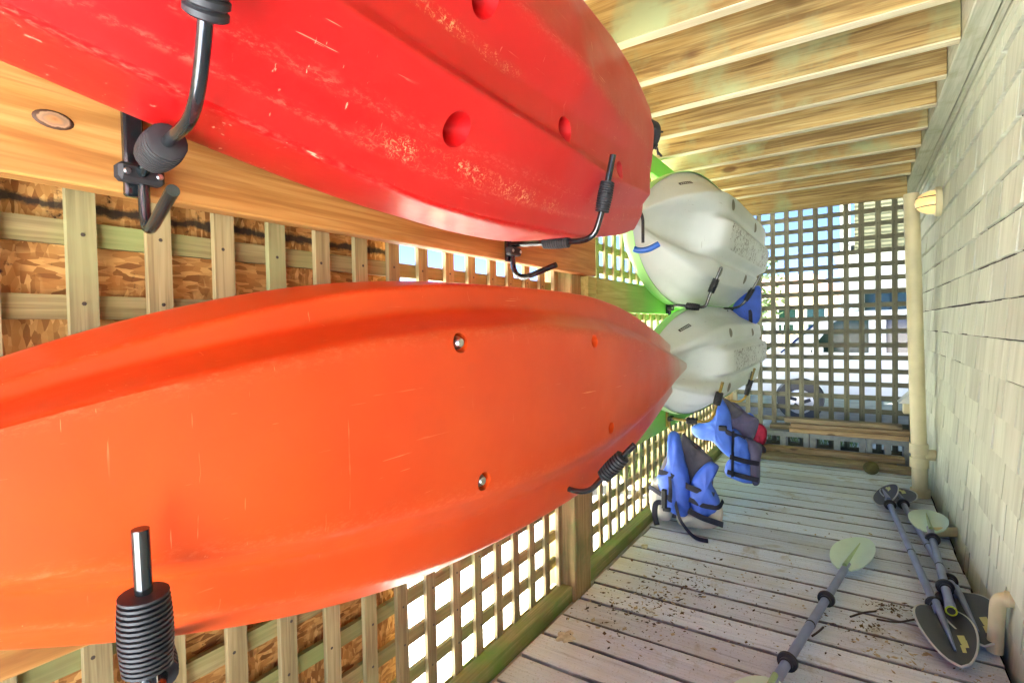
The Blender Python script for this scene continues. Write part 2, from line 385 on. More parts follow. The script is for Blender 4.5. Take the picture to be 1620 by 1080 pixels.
sl = link('gap_shade_sheet', from_data('gap_shade_sheet', [(-1.03, -4.3, GZ + .012), (.9, -4.3, GZ + .012), (.9, 5.2, GZ + .012), (-1.03, 5.2, GZ + .012)], [(0, 1, 2, 3)]), 'gap_shade_sheet'); tag(sl, kind='structure')  # dark sheet added under the deck so the board gaps look shaded
# house on the right: wall of painted shingles
WX = .41
wall = thing('shingle_wall', (WX, 2, 0), 'pale green painted shingle house wall along the deck', 'wall')
boxp('wall_core', 'wall_dark', wall, WX + .012, WX + .25, -.74, 5.22, -.6, 5.6)  # wall and roof cut short behind the camera to let light in
cz = -.05; rows = []
while cz < 2.02: rows.append(cz); cz += .1345
def shingle_vf(y0, y1, z0, z1, thick, xo):
    return ([(xo, y0, z0), (xo, y1, z0), (xo - thick, y0, z0), (xo - thick, y1, z0), (xo, y0, z1), (xo, y1, z1), (xo - .005, y0, z1), (xo - .005, y1, z1)],
            [(0, 1, 3, 2), (2, 3, 7, 6), (4, 6, 7, 5), (0, 2, 6, 4), (1, 5, 7, 3)])
far_bits = []; n_sh = 0
for ri, z0 in enumerate(rows):
    y = -.72 - random.random() * .03
    while y < 5.0:
        wd = random.choice((.09, .12, .16, .2, .24, .29)) * random.uniform(.9, 1.1)
        gap = random.choice((.003, .004, .007, .011, .015, .019)); th_ = random.uniform(.012, .0175)
        zj = z0 + random.uniform(-.003, .003)
        vf = shingle_vf(y + gap, y + wd, zj, z0 + .1345 - random.uniform(.004, .007), th_, WX + .012)
        if 1.95 < y < 5.2 and n_sh < 300:
            c_ = Vector((WX, y + wd / 2, z0 + .067))
            me = from_data('shingle', [Vector(p) - c_ for p in vf[0]], vf[1]); part('shingle', me, 'shingle', wall, c_); n_sh += 1
        else: far_bits.append(vf)
        y += wd
V, F = merge(far_bits)
tag(link('shingle_courses', from_data('shingle_courses', [Vector(p) - wloc(wall) for p in V], F), 'shingle', wall), kind='stuff')
boxp('frieze_board', 'ledger', wall, WX - .012, WX + .012, -.72, 5.2, 2.025, 2.3, .003)
boxp('corner_trim', 'ledger', wall, WX - .022, WX + .1, 5.16, 5.24, -.05, 2.02, .003)

# deck overhead
JZ = 2.04
updeck = thing('upper_deck', (0, 2, JZ), 'raised deck overhead with pine joists forming the ceiling', 'deck')
for k in range(-9, 8):
    y = 2.335 + .318 * k
    if y > 4.5: continue
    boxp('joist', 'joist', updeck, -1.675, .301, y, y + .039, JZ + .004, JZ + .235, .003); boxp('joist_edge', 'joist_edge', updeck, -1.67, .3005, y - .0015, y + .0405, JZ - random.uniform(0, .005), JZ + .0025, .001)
boxp('rim_joist', 'joist', updeck, -1.675, .301, 4.54, 4.58, 1.95, JZ + .24, .003)
boxp('added_overhang_rim', 'joist', updeck, -1.72, -1.68, -.7, 5.2, JZ, JZ + .24)  # unseen overhang past the lattice, added to keep direct sun out
boxp('ledger_board', 'ledger', updeck, .303, .372, -.7, 5.05, JZ + .001, JZ + .24, .004)
boxp('ledger_strip', 'ledger', updeck, .375, .397, -.7, 5.05, JZ - .0, JZ + .2, .004)
boxp('top_plate', 'beam_green', updeck, -.965, -.925, -.9, 4.53, 1.925, JZ - .006, .003)
x = -1.72
while x < .4:
    boxp('floor_plank', 'plank', updeck, x, x + .1415, -.7, 5.2, JZ + .242, JZ + .275, .002); x += .143

boxp('added_sun_seal', 'plank', updeck, -1.72, .41, -.7, 5.2, JZ + .28, JZ + .3)  # unseen sheet added to stop sun leaking between the planks
# posts
def post(x0, x1, y0, y1, z0, z1, label):
    p = thing('post', ((x0 + x1) / 2, (y0 + y1) / 2, z0), label, 'post', 'square wooden posts along the lattice')
    boxp('shaft', 'post', p, x0, x1, y0, y1, z0, z1, .006)
    for zz in (.12, .3, .5):
        pass
    return p
post(-1.085, -.945, 1.880, 2.020, GZ, JZ - .002, 'square weathered post with mossy base between the two lattice bays')
post(-1.085, -.945, 5.16, 5.28, GZ, JZ - .002, 'square corner post at the far end where two lattices meet')
post(-1.085, -.945, -1.45, -1.31, GZ, JZ - .002, 'square post behind the camera at the open end')

# beams the racks are screwed to
def beam(mat, y0, y1, z0, z1, label, name='beam'):
    b = thing(name, (-.926, (y0 + y1) / 2, z0), label, 'beam', 'horizontal boards the kayak racks hang from')
    boxp('board', mat, b, -.944, -.907, y0, y1, z0, z1, .003)
    return b
b1 = beam('beam', -1.44, 2.035, 1.303, 1.487, 'golden pine board with a big knot under the red kayak')
kx, ky, kz = -.9065, .262, 1.385
V = []; F = []
for i, rr in enumerate((0, .55, .8, .95, 1.12)):
    for j in range(20):
        a = 2 * math.pi * j / 20; V.append((.0035 * (rr < 1) * (1 - rr * .3) - .001, .021 * rr * math.cos(a), .0115 * rr * math.sin(a)))
for i in range(4):
    for j in range(20): F.append((i * 20 + j, i * 20 + (j + 1) % 20, (i + 1) * 20 + (j + 1) % 20, (i + 1) * 20 + j))
t_ = NT('knot wood'); mp_ = t_.n('VectorMath', operation='MULTIPLY'); mp_.inputs[1].default_value = (0, 44, 80)
t_.l(t_.n('TexCoord').outputs['Object'], mp_.inputs[0]); ln_ = t_.n('VectorMath', operation='LENGTH'); t_.l(mp_.outputs[0], ln_.inputs[0])
nz_ = t_.noise(t_.coords((150, 150, 150), rand=False), 1, 4); ma_ = t_.n('Math', operation='MULTIPLY_ADD'); t_.l(nz_, ma_.inputs[0]); ma_.inputs[1].default_value = .35; t_.l(ln_.outputs['Value'], ma_.inputs[2])
MT['knot'] = t_.done(t_.ramp(ma_.outputs[0], (.15, S(150, 104, 62)), (.45, S(172, 122, 74)), (.7, S(140, 112, 84)), (.88, S(160, 128, 96)), (.98, S(84, 58, 36)), (1.0, S(70, 46, 28))), .7)
part('knot', from_data('knot', V, F, True), 'knot', b1, (kx, ky, kz))
beam('beam', -1.44, 2.035, .655, .84, 'lower golden pine board behind the orange kayak')
beam('beam_green', 2.038, 5.15, 1.157, 1.3, 'greenish board behind the upper white kayak')
boxp('board', 'beam_green', bpy.data.objects['beam.002'], -.9435, -.908, 1.957, 2.035, 1.157, 1.3, .003)
beam('beam_green', 1.957, 5.15, .50, .64, 'lower greenish board behind the lower white kayak')

# lattices
def lattice(name, label, plane, a0, a1, z0, z1, th_=.011, gap=.105, off=0.0, zoff=.045):
    axis, pos = plane
    base = (pos, (a0 + a1) / 2, z0) if axis == 'x' else ((a0 + a1) / 2, pos, z0)
    L = thing(name, base, label, 'lattice', 'wooden lattice screens around the deck')
    vm, hm = ('slat_v', 'slat_h') if axis == 'x' else ('slat_fv', 'slat_fx')
    us = []; a = a0 + off
    while a < a1 - .02: us.append(a); a += gap
    zs = []; z = z0 + zoff
    while z < z1 - .02: zs.append(z); z += gap
    for u in us:
        uu = u + random.uniform(-.003, .003); ww = .019
        if axis == 'x': o = boxp('upright_slat', vm, L, pos - th_, pos, uu - ww, uu + ww, z0, z1)
        else: o = boxp('upright_slat', vm, L, uu - ww, uu + ww, pos, pos + th_, z0, z1)
    for z in zs:
        zz = z + random.uniform(-.003, .003)
        if axis == 'x': boxp('level_slat', hm, L, pos - 2 * th_ - .0005, pos - th_ - .0005, a0, a1, zz - .019, zz + .019)
        else: boxp('level_slat', hm, L, a0, a1, pos + th_ + .0005, pos + 2 * th_ + .0005, zz - .019, zz + .019)
    bits = []
    for u in us:
        for z in zs:
            r = .0035; c = (pos + .0012, u + random.uniform(-.006, .006), z + random.uniform(-.006, .006)) if axis == 'x' else (u, pos - .0012, z)
            ring = []
            for j in range(6):
                q = 2 * math.pi * j / 6
                ring.append((c[0], c[1] + r * math.cos(q), c[2] + r * math.sin(q)) if axis == 'x' else (c[0] + r * math.cos(q), c[1], c[2] + r * math.sin(q)))
            bits.append((ring + [(c[0] - .004, c[1], c[2]) if axis == 'x' else (c[0], c[1] + .004, c[2])], [tuple(range(6))] + [(6, (j + 1) % 6, j) for j in range(6)]))
    V, F = merge(bits)
    tag(link('nail_heads', from_data('nail_heads', [Vector(p) - wloc(L) for p in V], F), 'nail', L), kind='stuff')
    return L
l1 = lattice('lattice_screen', 'tan lattice screen beside the red and orange kayaks', ('x', -1.02), -.85, 1.872, -.012, 2.03, .013, .1123, off=.049, zoff=.030)
boxp('bottom_rail', 'rail', l1, -1.018, -.962, -.85, 1.876, -.0165, .046, .003)
boxp('end_stile', 'slat_v', l1, -1.0185, -1.002, 1.842, 1.876, .048, 1.92, .002)
l2 = lattice('lattice_screen', 'green tinged lattice screen behind the white kayaks', ('x', -1.02), 2.03, 5.15, -.012, 2.03, .013, .1123, off=.05, zoff=.030)
boxp('bottom_rail', 'rail', l2, -1.018, -.962, 2.026, 5.15, -.0115, .046, .003)
l3 = lattice('lattice_screen', 'grey lattice screen closing the far end of the deck', ('y', 5.10), -.94, .36, .0, 2.07, .013, .1075, off=.015)
boxp('bottom_rail', 'slat_fx', l3, -.94, .395, 5.09, 5.14, .0015, .05, .003)
boxp('side_stile', 'slat_fv', l3, .345, .393, 5.085, 5.125, .051, 2.02, .002)

ob = thing('board_panel', (-1.04, -.1, 0), 'orange brown strand board panel nailed behind the tan lattice', 'panel')
boxp('sheet', 'osb', ob, -1.075, -1.062, -.85, -.02, .02, 2.02)
boxp('sheet', 'osb', ob, -1.075, -1.0615, -.014, 1.005, .015, 2.02)

# ---------------------------------------------------------------- kayaks
def interp(tab):
    ys = np.array([t[0] for t in tab], float); vs = np.array([t[1] for t in tab], float)
    def f(y):
        off = np.linspace(-.07, .07, 9)
        return np.mean([np.interp(np.asarray(y) + o, ys, vs) for o in off], axis=0)
    return f
def loft(name, stations, sections, smooth_pass=2, per=7, origin=(0, 0, 0), crease=()):
    """sections[i] = list of (x,z) control points (closed ring); rounds the creases lightly"""
    V = []; F = []; m = len(sections[0]) * per
    for y, secs in zip(stations, sections):
        P = np.array(secs, float); Q = np.vstack([P, P[:1]])
        pts = np.vstack([Q[i] + (Q[i + 1] - Q[i]) * (np.arange(per) / per)[:, None] for i in range(len(P))])
        for _ in range(smooth_pass):
            pts = .5 * pts + .25 * np.roll(pts, 1, 0) + .25 * np.roll(pts, -1, 0)
        V += [(p[0] - origin[0], y - origin[1], p[1] - origin[2]) for p in pts]
    n = len(stations)
    for i in range(n - 1):
        for j in range(m):
            F.append((i * m + j, i * m + (j + 1) % m, (i + 1) * m + (j + 1) % m, (i + 1) * m + j))
    F.append(tuple(range(m))[::-1]); F.append(tuple(range((n - 1) * m, n * m)))
    me = from_data(name, V, F, True); a = me.attributes.new('crease', 'FLOAT', 'POINT')
    cr = np.zeros(m); 
    for c in crease: cr[(c * per) % m] = 1.0; cr[(c * per + 1) % m] = max(cr[(c * per + 1) % m], .35); cr[(c * per - 1) % m] = max(cr[(c * per - 1) % m], .35)
    a.data.foreach_set('value', np.tile(cr, n)); return me
def carve(ob, cutters):
    """cut real recesses and bake the result into the hull's mesh"""
    bm = bmesh.new(); bm.from_mesh(ob.data); bmesh.ops.recalc_face_normals(bm, faces=bm.faces); bm.to_mesh(ob.data); bm.free()
    V = []; F = []
    for v, f in cutters:
        b = len(V); V += v; F += [tuple(b + i for i in q) for q in f]
    me = from_data('cut', V, F, True); cu = bpy.data.objects.new('cut', me); C.objects.link(cu); cu.location = ob.location
    cu.parent = ob.parent
    bm = bmesh.new(); bm.from_mesh(me); bmesh.ops.recalc_face_normals(bm, faces=bm.faces); bm.to_mesh(me); bm.free()
    md = ob.modifiers.new('b', 'BOOLEAN'); md.object = cu; md.operation = 'DIFFERENCE'; md.solver = 'EXACT'; md.use_self = False
    dg = bpy.context.evaluated_depsgraph_get(); new = bpy.data.meshes.new_from_object(ob.evaluated_get(dg))
    ob.modifiers.clear(); old = ob.data
    if len(new.polygons) > 100: ob.data = new
    bpy.data.objects.remove(cu); bpy.data.meshes.remove(me)
    ob.data.polygons.foreach_set('use_smooth', [True] * len(ob.data.polygons)); ob.data.set_sharp_from_angle(angle=R(38))
def ellipsoid(c, ax, rx, ry, rz, n=14, seg=22):
    """ax: matrix columns (long axis dirs)"""
    A = Matrix(ax).transposed(); V = []; F = []
    for i in range(1, n):
        th_ = math.pi * i / n
        for j in range(seg):
            p = 2 * math.pi * j / seg
            V.append(tuple(Vector(c) + A @ Vector((rx * math.sin(th_) * math.cos(p), ry * math.sin(th_) * math.sin(p), rz * math.cos(th_)))))
    t = len(V); V.append(tuple(Vector(c) + A @ Vector((0, 0, rz)))); V.append(tuple(Vector(c) + A @ Vector((0, 0, -rz))))
    for i in range(n - 2):
        for j in range(seg): F.append((i * seg + j, i * seg + (j + 1) % seg, (i + 1) * seg + (j + 1) % seg, (i + 1) * seg + j))
    for j in range(seg): F.append((t, (j + 1) % seg, j)); F.append((t + 1, (n - 2) * seg + j, (n - 2) * seg + (j + 1) % seg))
    return V, F

# orange kayak
wO = interp([(-.5, 0.0), (-.2, .0), (-.15, .02), (0, .09), (.17, .163), (.27, .204), (.36, .234), (.5, .273), (.65, .302), (.8, .322), (.95, .333), (1.1, .339), (1.36, .343), (1.6, .337), (1.82, .318), (2.05, .28), (2.33, .212), (2.59, .135), (2.83, .06), (2.95, .012), (3.2, .0)])
zA = interp([(-.3, .91), (.17, .905), (.5, .89), (.8, .875), (1.1, .867), (2.0, .868), (2.95, .873)])
zB = interp([(-.3, .92), (.2, .919), (.6, .905), (1.0, .89), (1.8, .882), (2.95, .873)])
zC = interp([(-.3, .93), (.2, .94), (.5, .937), (1.1, .921), (1.6, .906), (2.4, .89), (2.95, .874)])
rB = interp([(-.2, .75), (.2, .81), (.6, .87), (1.0, .905), (1.6, .9), (2.3, .84), (2.95, .8)])
rC = interp([(-.2, .45), (.2, .48), (1.1, .52), (1.6, .46), (2.0, .38), (2.45, .25), (2.95, .2)])
gO = interp([(-.4, .1), (-.15, .45), (.1, .8), (.4, 1.0), (1.5, 1.0), (1.9, .9), (2.3, .68), (2.7, .36), (2.95, .12)])
kO = thing('kayak', (-.75, 1.38, .88), 'orange kayak on its side, lower of the two on the near racks', 'kayak', 'kayaks stored on wall racks')
st = np.concatenate([np.linspace(-.17, .1, 12), np.linspace(.13, 2.7, 80), np.linspace(2.73, 2.955, 14)])
secs = []
for y in st:
    W = max(float(wO(y)), .008); g_ = float(gO(y)); a, b, c = float(zA(y)), float(zB(y)), float(zC(y)); hb = W * float(rB(y)); hc = W * float(rC(y))
    xg = -.80 + .01 * (1 - g_); xb = -.80 + .088 * g_ + .01 * (1 - g_); xc = -.80 + .17 * g_ + .012
    secs.append([(xg - .045 * min(1, W / .1), a + W * .93), (xg - .012, a + W), (xg + .004, a + W * .995), (xb, b + hb), ((xb * .45 + xc * .55) - .040 * g_, (b + hb) * .42 + (c + hc) * .58), (xc, c + hc), (xc + .008 * g_, c), (xc, c - hc),
                 ((xb * .45 + xc * .55) - .034 * g_, (b - hb) * .42 + (c - hc) * .58), (xb, b - hb), (xg + .004, a - W * .995), (xg - .012, a - W), (xg - .045 * min(1, W / .1), a - W * .93), (xg - .03 * min(1, W / .1), a)])
org = wloc(kO)
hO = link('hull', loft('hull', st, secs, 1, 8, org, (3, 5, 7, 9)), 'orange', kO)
AX = ((1, 0, 0), (0, 1, 0), (0, 0, 1))
def rel(p, o): return tuple(Vector(p) - o)
sO = [(-.618, .765, 1.066), (-.628, 1.365, 1.05), (-.622, .83, .79), (-.63, 1.475, .787)]
carve(hO, [ellipsoid(rel(p, org), AX, .05, .021, .019) for p in sO])
for k in (0, 2):
    p = sO[k]; V, F = sweep([(p[0] - .034, p[1], p[2]), (p[0] - .006, p[1], p[2]), (p[0] + .003, p[1], p[2])], [.013, .013, .008], 16)
    part('screw', from_data('screw', [Vector(q) - Vector(p) for q in V], F, True, 35), 'screw', kO, p)

# red kayak
def tz(tab): return interp(tab)
F_z = tz([(-1.25, 1.63), (-.9, 1.56), (-.5, 1.485), (-.1, 1.435), (.18, 1.41), (.33, 1.384), (.5, 1.36), (.67, 1.34), (.98, 1.325), (1.2, 1.33), (1.5, 1.37), (1.76, 1.43), (1.88, 1.48)])
E_z = tz([(-1.25, 1.63), (-.9, 1.545), (-.5, 1.47), (-.1, 1.422), (.154, 1.399), (.266, 1.378), (.394, 1.36), (.511, 1.345), (.633, 1.33), (.747, 1.321), (.89, 1.322), (1.116, 1.331), (1.372, 1.348), (1.49, 1.363), (1.76, 1.412), (1.88, 1.46)])
D2_z = tz([(-1.25, 1.635), (-.9, 1.56), (-.3, 1.47), (.3, 1.41), (.577, 1.386), (.8, 1.37), (.98, 1.378), (1.19, 1.391), (1.352, 1.399), (1.74, 1.456), (1.88, 1.49)])
D_z = tz([(-1.25, 1.64), (-.9, 1.575), (-.3, 1.49), (.3, 1.445), (.625, 1.43), (.95, 1.43), (1.24, 1.437), (1.44, 1.445), (1.75, 1.50), (1.88, 1.53)])
C_z = tz([(-1.25, 1.65), (-.9, 1.68), (-.3, 1.70), (.87, 1.703), (1.07, 1.697), (1.33, 1.692), (1.77, 1.707), (1.88, 1.68)])
A_z = tz([(-1.25, 1.66), (-.9, 1.75), (-.5, 1.84), (0, 1.915), (.5, 1.96), (.9, 1.98), (1.32, 1.973), (1.54, 1.958), (1.72, 1.915), (1.82, 1.86), (1.9, 1.80)])
gR = tz([(-1.3, .1), (-.9, .6), (-.4, .95), (0, 1), (1.3, 1), (1.6, .9), (1.9, .72)])
kR = thing('kayak', (-.68, .35, 1.64), 'red scratched kayak on its side, upper of the two on the near racks', 'kayak', 'kayaks stored on wall racks')
st = np.concatenate([np.linspace(-1.24, 1.70, 90), np.linspace(1.72, 1.80, 6)]); secs = []; sty = []
def red_sec(y):
    g_ = float(gR(y)); f = lambda q: float(q(y))
    xm = lambda x: -.74 + (x + .74) * g_
    X = dict(F=-.82 + .1 * (1 - g_), E=xm(-.655), D2=xm(-.642), D=xm(-.612), C=xm(-.522), A=xm(-.61))
    if y > 1.2:
        q = (y - 1.2) / .65; X['F'] = -.82 + .14 * q; X['E'] = -.655 - .012 * q; X['D2'] = -.642 + .0 * q; X['D'] = -.612 - .03 * q; X['C'] = -.53 - .07 * q; X['A'] = -.61 + .01 * q
    kz_ = (f(D_z) + f(C_z)) / 2; kx_ = (X['D'] + X['C']) / 2 + .012
    tun = .03 * g_ * np.exp(-((y - .9) / .5) ** 2)
    b_z = f(C_z) * .45 + f(A_z) * .55; b_x = X['C'] * .5 + X['A'] * .5 + .012
    return [(X['F'] - .01, f(F_z) + .03), (X['F'], f(F_z)), (X['E'], f(E_z)), (X['D2'], f(D2_z)), (X['D'], f(D_z)), (kx_ - .0, kz_ - .055), (kx_ - tun, kz_ - .02), (kx_ + .004 - tun, kz_ + .05), (X['C'], f(C_z)), (b_x, b_z), (X['A'], f(A_z)),
            (X['A'] - .05, f(A_z) - .005), (X['A'] - .11, f(A_z) - .04), ((X['F'] + X['A'] - .12) / 2, (f(F_z) + f(A_z)) / 2)]
for y in st: secs.append(red_sec(y))
base = np.array(red_sec(1.80)); cen = np.array([-.66, 1.64])
for k in range(1, 9):                      # rounded stern
    a = math.pi / 2 * k / 8.5; s_ = math.cos(a) ** .8
    sty.append(1.80 + .085 * math.sin(a)); secs.append([tuple(cen + (p - cen) * np.array([.3 + .7 * s_, .25 + .75 * s_])) for p in base])
st = np.concatenate([st, sty]); org = wloc(kR)
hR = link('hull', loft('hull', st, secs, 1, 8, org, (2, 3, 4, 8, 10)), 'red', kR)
nR = Vector((math.cos(R(20)), 0, -math.sin(R(20)))); tR = Vector((math.sin(R(20)), 0, math.cos(R(20))))
sR = [(-.565, .745, 1.437, .036), (-.553, 1.13, 1.555, .031), (-.572, 1.50, 1.552, .027), (-.512, .765, 1.66, .036)]
carve(hR, [ellipsoid(rel(p[:3], org), (tuple(nR), (0, 1, 0), tuple(tR)), .10, p[3], p[3] * .95) for p in sR])
tube('grab_handle', 'cord', kR, [(-.60, 1.80, 1.80), (-.59, 1.88, 1.805), (-.60, 1.90, 1.765), (-.62, 1.865, 1.72), (-.63, 1.80, 1.70)], .012, .02, 10)
for k in range(7):
    a = k * .9; p0 = Vector((-.595, 1.885, 1.79 - k * .012))
    tube('cord_end', 'cord', kR, [p0, p0 + Vector((.015 * math.cos(a), .02, .018 * math.sin(a)))], .004, seg=6)

# white tunnel hull kayaks
def white_kayak(cx, y0, cz, L, label, tilt=0.0, wmax=.37, bot=.34):
    k = thing('kayak', (cx, y0 + L / 2, cz), label, 'kayak', 'kayaks stored on wall racks')
    ns, nw = 110, 90; sgrid = np.concatenate([np.linspace(0, .08, 10, endpoint=False), np.linspace(.08, L - .06, ns - 18), np.linspace(L - .05, L, 8)])
    def half(s):
        if s < 1.15: return wmax * max(.015, (1 - (1 - s / 1.15) ** 2.3)) ** .62
        if s > L - .8: return wmax * max(.015, 1 - ((s - L + .8) / .8) ** 2.2) ** .6
        return wmax
    def depth(s, e):
        f = min(1, s / .8); rk = .06 + .94 * (1 - (1 - f) ** 2.0)
        if s > L - .7: rk *= .4 + .6 * max(0, 1 - ((s - L + .7) / .7) ** 2)
        a = abs(e); on = 1 / (1 + math.exp(-(s - .5) / .05)); kz = 1 / (1 + math.exp(-(s - .62) / .012))
        k_ = .64 - .10 * (1 - min(1, s / .7))
        prof = (1 - .10 * ((a / k_) ** 2)) if a < k_ else .90 - .78 * ((a - k_) / (1 - k_)) ** .85
        d = bot * rk * prof + .015
        tun = math.exp(-(a / .37) ** 4) * min(1, s / .10) / (1 + math.exp((s - .56) / .045))
        d -= .56 * bot * tun * rk
        d -= .020 * math.exp(-((a - .32) / .045) ** 2) * on
        d += .034 / (1 + math.exp((a - .235) / .008)) * kz
        d -= .02 * math.exp(-((a - .8) / .05) ** 2) * on * .5
        return max(d, .012)
    def patch(name, mat, s0, e0, ds, de, off, round_=False, n=6):
        vv = []
        for i in range(n + 1):
            for j in range(n + 1):
                a, b = -1 + 2 * i / n, -1 + 2 * j / n
                if round_: a, b = a * math.sqrt(1 - b * b / 2), b * math.sqrt(1 - a * a / 2)
                s_, e_ = s0 + a * ds * (1 if a > 0 or not round_ else .55), e0 + b * de
                vv.append((depth(s_, e_) - tilt * e_ * half(s_) + off, s_ - L / 2, e_ * half(s_)))
        ff = [(i * (n + 1) + j, (i + 1) * (n + 1) + j, (i + 1) * (n + 1) + j + 1, i * (n + 1) + j + 1) for i in range(n) for j in range(n)]
        return link(name, from_data(name, vv, ff, True), mat, k)
    V = []; F = []; ke = []
    es = np.sin(np.linspace(-math.pi / 2, math.pi / 2, nw))
    for s in sgrid:
        h = half(s)
        for e in es:
            d = depth(s, e); V.append((d - tilt * e * h, s - L / 2, e * h))
    n2 = len(sgrid)
    keelF = []
    for i in range(n2 - 1):
        for j in range(nw - 1):
            q = (i * nw + j, i * nw + j + 1, (i + 1) * nw + j + 1, (i + 1) * nw + j)
            (keelF if (abs((es[j] + es[j + 1]) / 2) < .21 and sgrid[i] > .74) else F).append(q)
    me = from_data('hull', V, F + keelF, True); me.materials.append(MT['white']); me.materials.append(MT['white_dirty'])
    mi = [0] * len(F) + [1] * len(keelF); me.polygons.foreach_set('material_index', mi)
    link('hull', me, None, k)
    # deck side: green shell with rim
    V = []; F = []; prof = [(.008, 1.0), (.008, 1.012), (-.010, 1.016), (-.026, 1.0), (-.04, .9), (-.03, .6), (-.03, 0)]
    m = len(prof) * 2 - 1; full = [(x, q) for x, q in prof] + [(x, -q) for x, q in prof[-2::-1]]
    for s in sgrid:
        h = half(s) ; q1 = min(1, s / .05, (L - s) / .05)
        d0 = depth(s, .9999)
        for x, q in full: V.append((max(x, -.09) + d0 * (1 if x > 0 else .5) + (- tilt * q * h), (s - L / 2) + (0 if abs(q) < 1.0 else (-.012 if s < .1 else 0)), q * h))
    for i in range(n2 - 1):
        for j in range(m - 1): F.append((i * m + j, i * m + j + 1, (i + 1) * m + j + 1, (i + 1) * m + j))
    F.append(tuple(range(m))); F.append(tuple(range((n2 - 1) * m, n2 * m))[::-1])
    link('deck_shell', from_data('deck_shell', V, F, True, 50), 'lime', k)
    for s_, e_ in ((.86, .50), (.86, -.50), (1.62, .46), (1.62, -.46)):
        patch('scupper_rim', 'white', s_, e_, .062, .10, .0022, True); patch('scupper_shade', 'scup_shade', s_, e_, .054, .084, .0042, True)  # raised grey patch painted as the shade in a scupper hole
    patch('sticker', 'decal_dark', .40, .80, .07, .022, .003)
    for q in range(6): patch('sticker_letter', 'rim', .40 - .05 + q * .02, .80, .006, .011, .0045, False, 2)
    return k
MT['scup_shade'] = simple('painted recess shade', S(120, 118, 100), .6)
k1 = white_kayak(-.835, 2.23, 1.565, 2.72, 'white kayak with green deck, upper of the two far racks', tilt=-.2, bot=.235)
k2 = white_kayak(-.845, 2.36, .885, 2.62, 'white kayak with green deck, lower of the two far racks', tilt=-.04, wmax=.325, bot=.23)
tube('bow_cord', 'cord', k1, [(-.79, 2.235, 1.60), (-.765, 2.215, 1.56), (-.765, 2.21, 1.45)], .007, seg=8)
tube('bow_toggle', 'blue_handle', k1, [(-.80, 2.19, 1.425), (-.78, 2.20, 1.415), (-.74, 2.21, 1.418), (-.70, 2.225, 1.44)], [.006, .016, .016, .006] if False else .013, .02, 12)

# ---------------------------------------------------------------- kayak racks
def rack(label, y, zb, arm, foams, hook, steel='black_steel', bar=(.03, .11), clamp=True, r=.0080):
    k = thing('kayak_rack', (-.9, y, zb), label, 'rack', 'padded steel arms holding the kayaks')
    boxp('wall_bar', steel, k, -.9065, -.893, y - .013, y + .013, zb - bar[0], zb + bar[1], .003)
    if clamp:
        boxp('clamp', 'rubber', k, -.892, -.868, y - .03, y + .03, zb - .013, zb + .013, .005)
        for dy in (-.02, .022):
            V, F = sweep([(-.868, y + dy, zb), (-.8655, y + dy, zb)], [.005, .0035], 10)
            base_ = wloc(k); link('screw', from_data('screw', [p - base_ for p in V], F), 'screw', k)
    a = tube('arm', steel, k, arm, r, .05)
    for p0, p1, rr, n in foams: ribbed('foam_grip', 'foam', k, p0, p1, rr, n)
    if hook: tube('paddle_hook', steel, k, hook, r, .035)
    return k
def L3(a, b, t): return tuple(Vector(a).lerp(Vector(b), t))
# near upper
A = [(-.895, .352, 1.335), (-.78, .340, 1.352), (-.635, .312, 1.342), (-.575, .296, 1.405), (-.49, .268, 1.56)]
A = [(-.885, .352, 1.325), (-.80, .345, 1.347), (-.637, .312, 1.34), (-.585, .299, 1.395), (-.50, .268, 1.50)]
rack('nearest upper rack under the red kayak, foam ball and curved arm', .352, 1.327, A,
     [(L3(A[0], A[1], .75), L3(A[1], A[2], .28), .0265, 9), (L3(A[3], A[4], .24), L3(A[3], A[4], 1.0), .024, 9)],
     [(-.885, .358, 1.33), (-.882, .358, 1.258), (-.862, .355, 1.243), (-.715, .322, 1.272)])
# far upper of bay 1
A = [(-.89, 1.36, 1.35), (-.80, 1.36, 1.345), (-.615, 1.36, 1.333), (-.588, 1.36, 1.40), (-.551, 1.36, 1.558)]
rack('upper rack at the stern end of the red kayak, thin angled arm', 1.36, 1.328, A,
     [(L3(A[1], A[2], .15), L3(A[1], A[2], .6), .0195, 11), (L3(A[3], A[4], .05), L3(A[3], A[4], .56), .021, 13)],
     [(-.885, 1.36, 1.32), (-.88, 1.36, 1.262), (-.845, 1.36, 1.243), (-.732, 1.36, 1.275)], r=.0085)
# near lower
A = [(-.895, .32, .69), (-.76, .31, .672), (-.61, .236, .655), (-.605, .233, .75), (-.595, .227, .899)]
rack('nearest lower rack in front of the orange kayak, upright tube and ribbed foam', .32, .70, A,
     [(L3(A[3], A[4], .02), L3(A[3], A[4], .56), .0245, 15), (L3(A[0], A[1], .8), L3(A[1], A[2], .25), .022, 9)], None)
# far lower of bay 1
A = [(-.895, 1.36, .69), (-.80, 1.36, .63), (-.645, 1.36, .612), (-.595, 1.36, .67), (-.503, 1.36, .77)]
rack('lower rack under the bow half of the orange kayak, slanted foam arm', 1.36, .70, A,
     [(L3(A[3], A[4], .0), L3(A[3], A[4], .66), .0225, 9)], None)
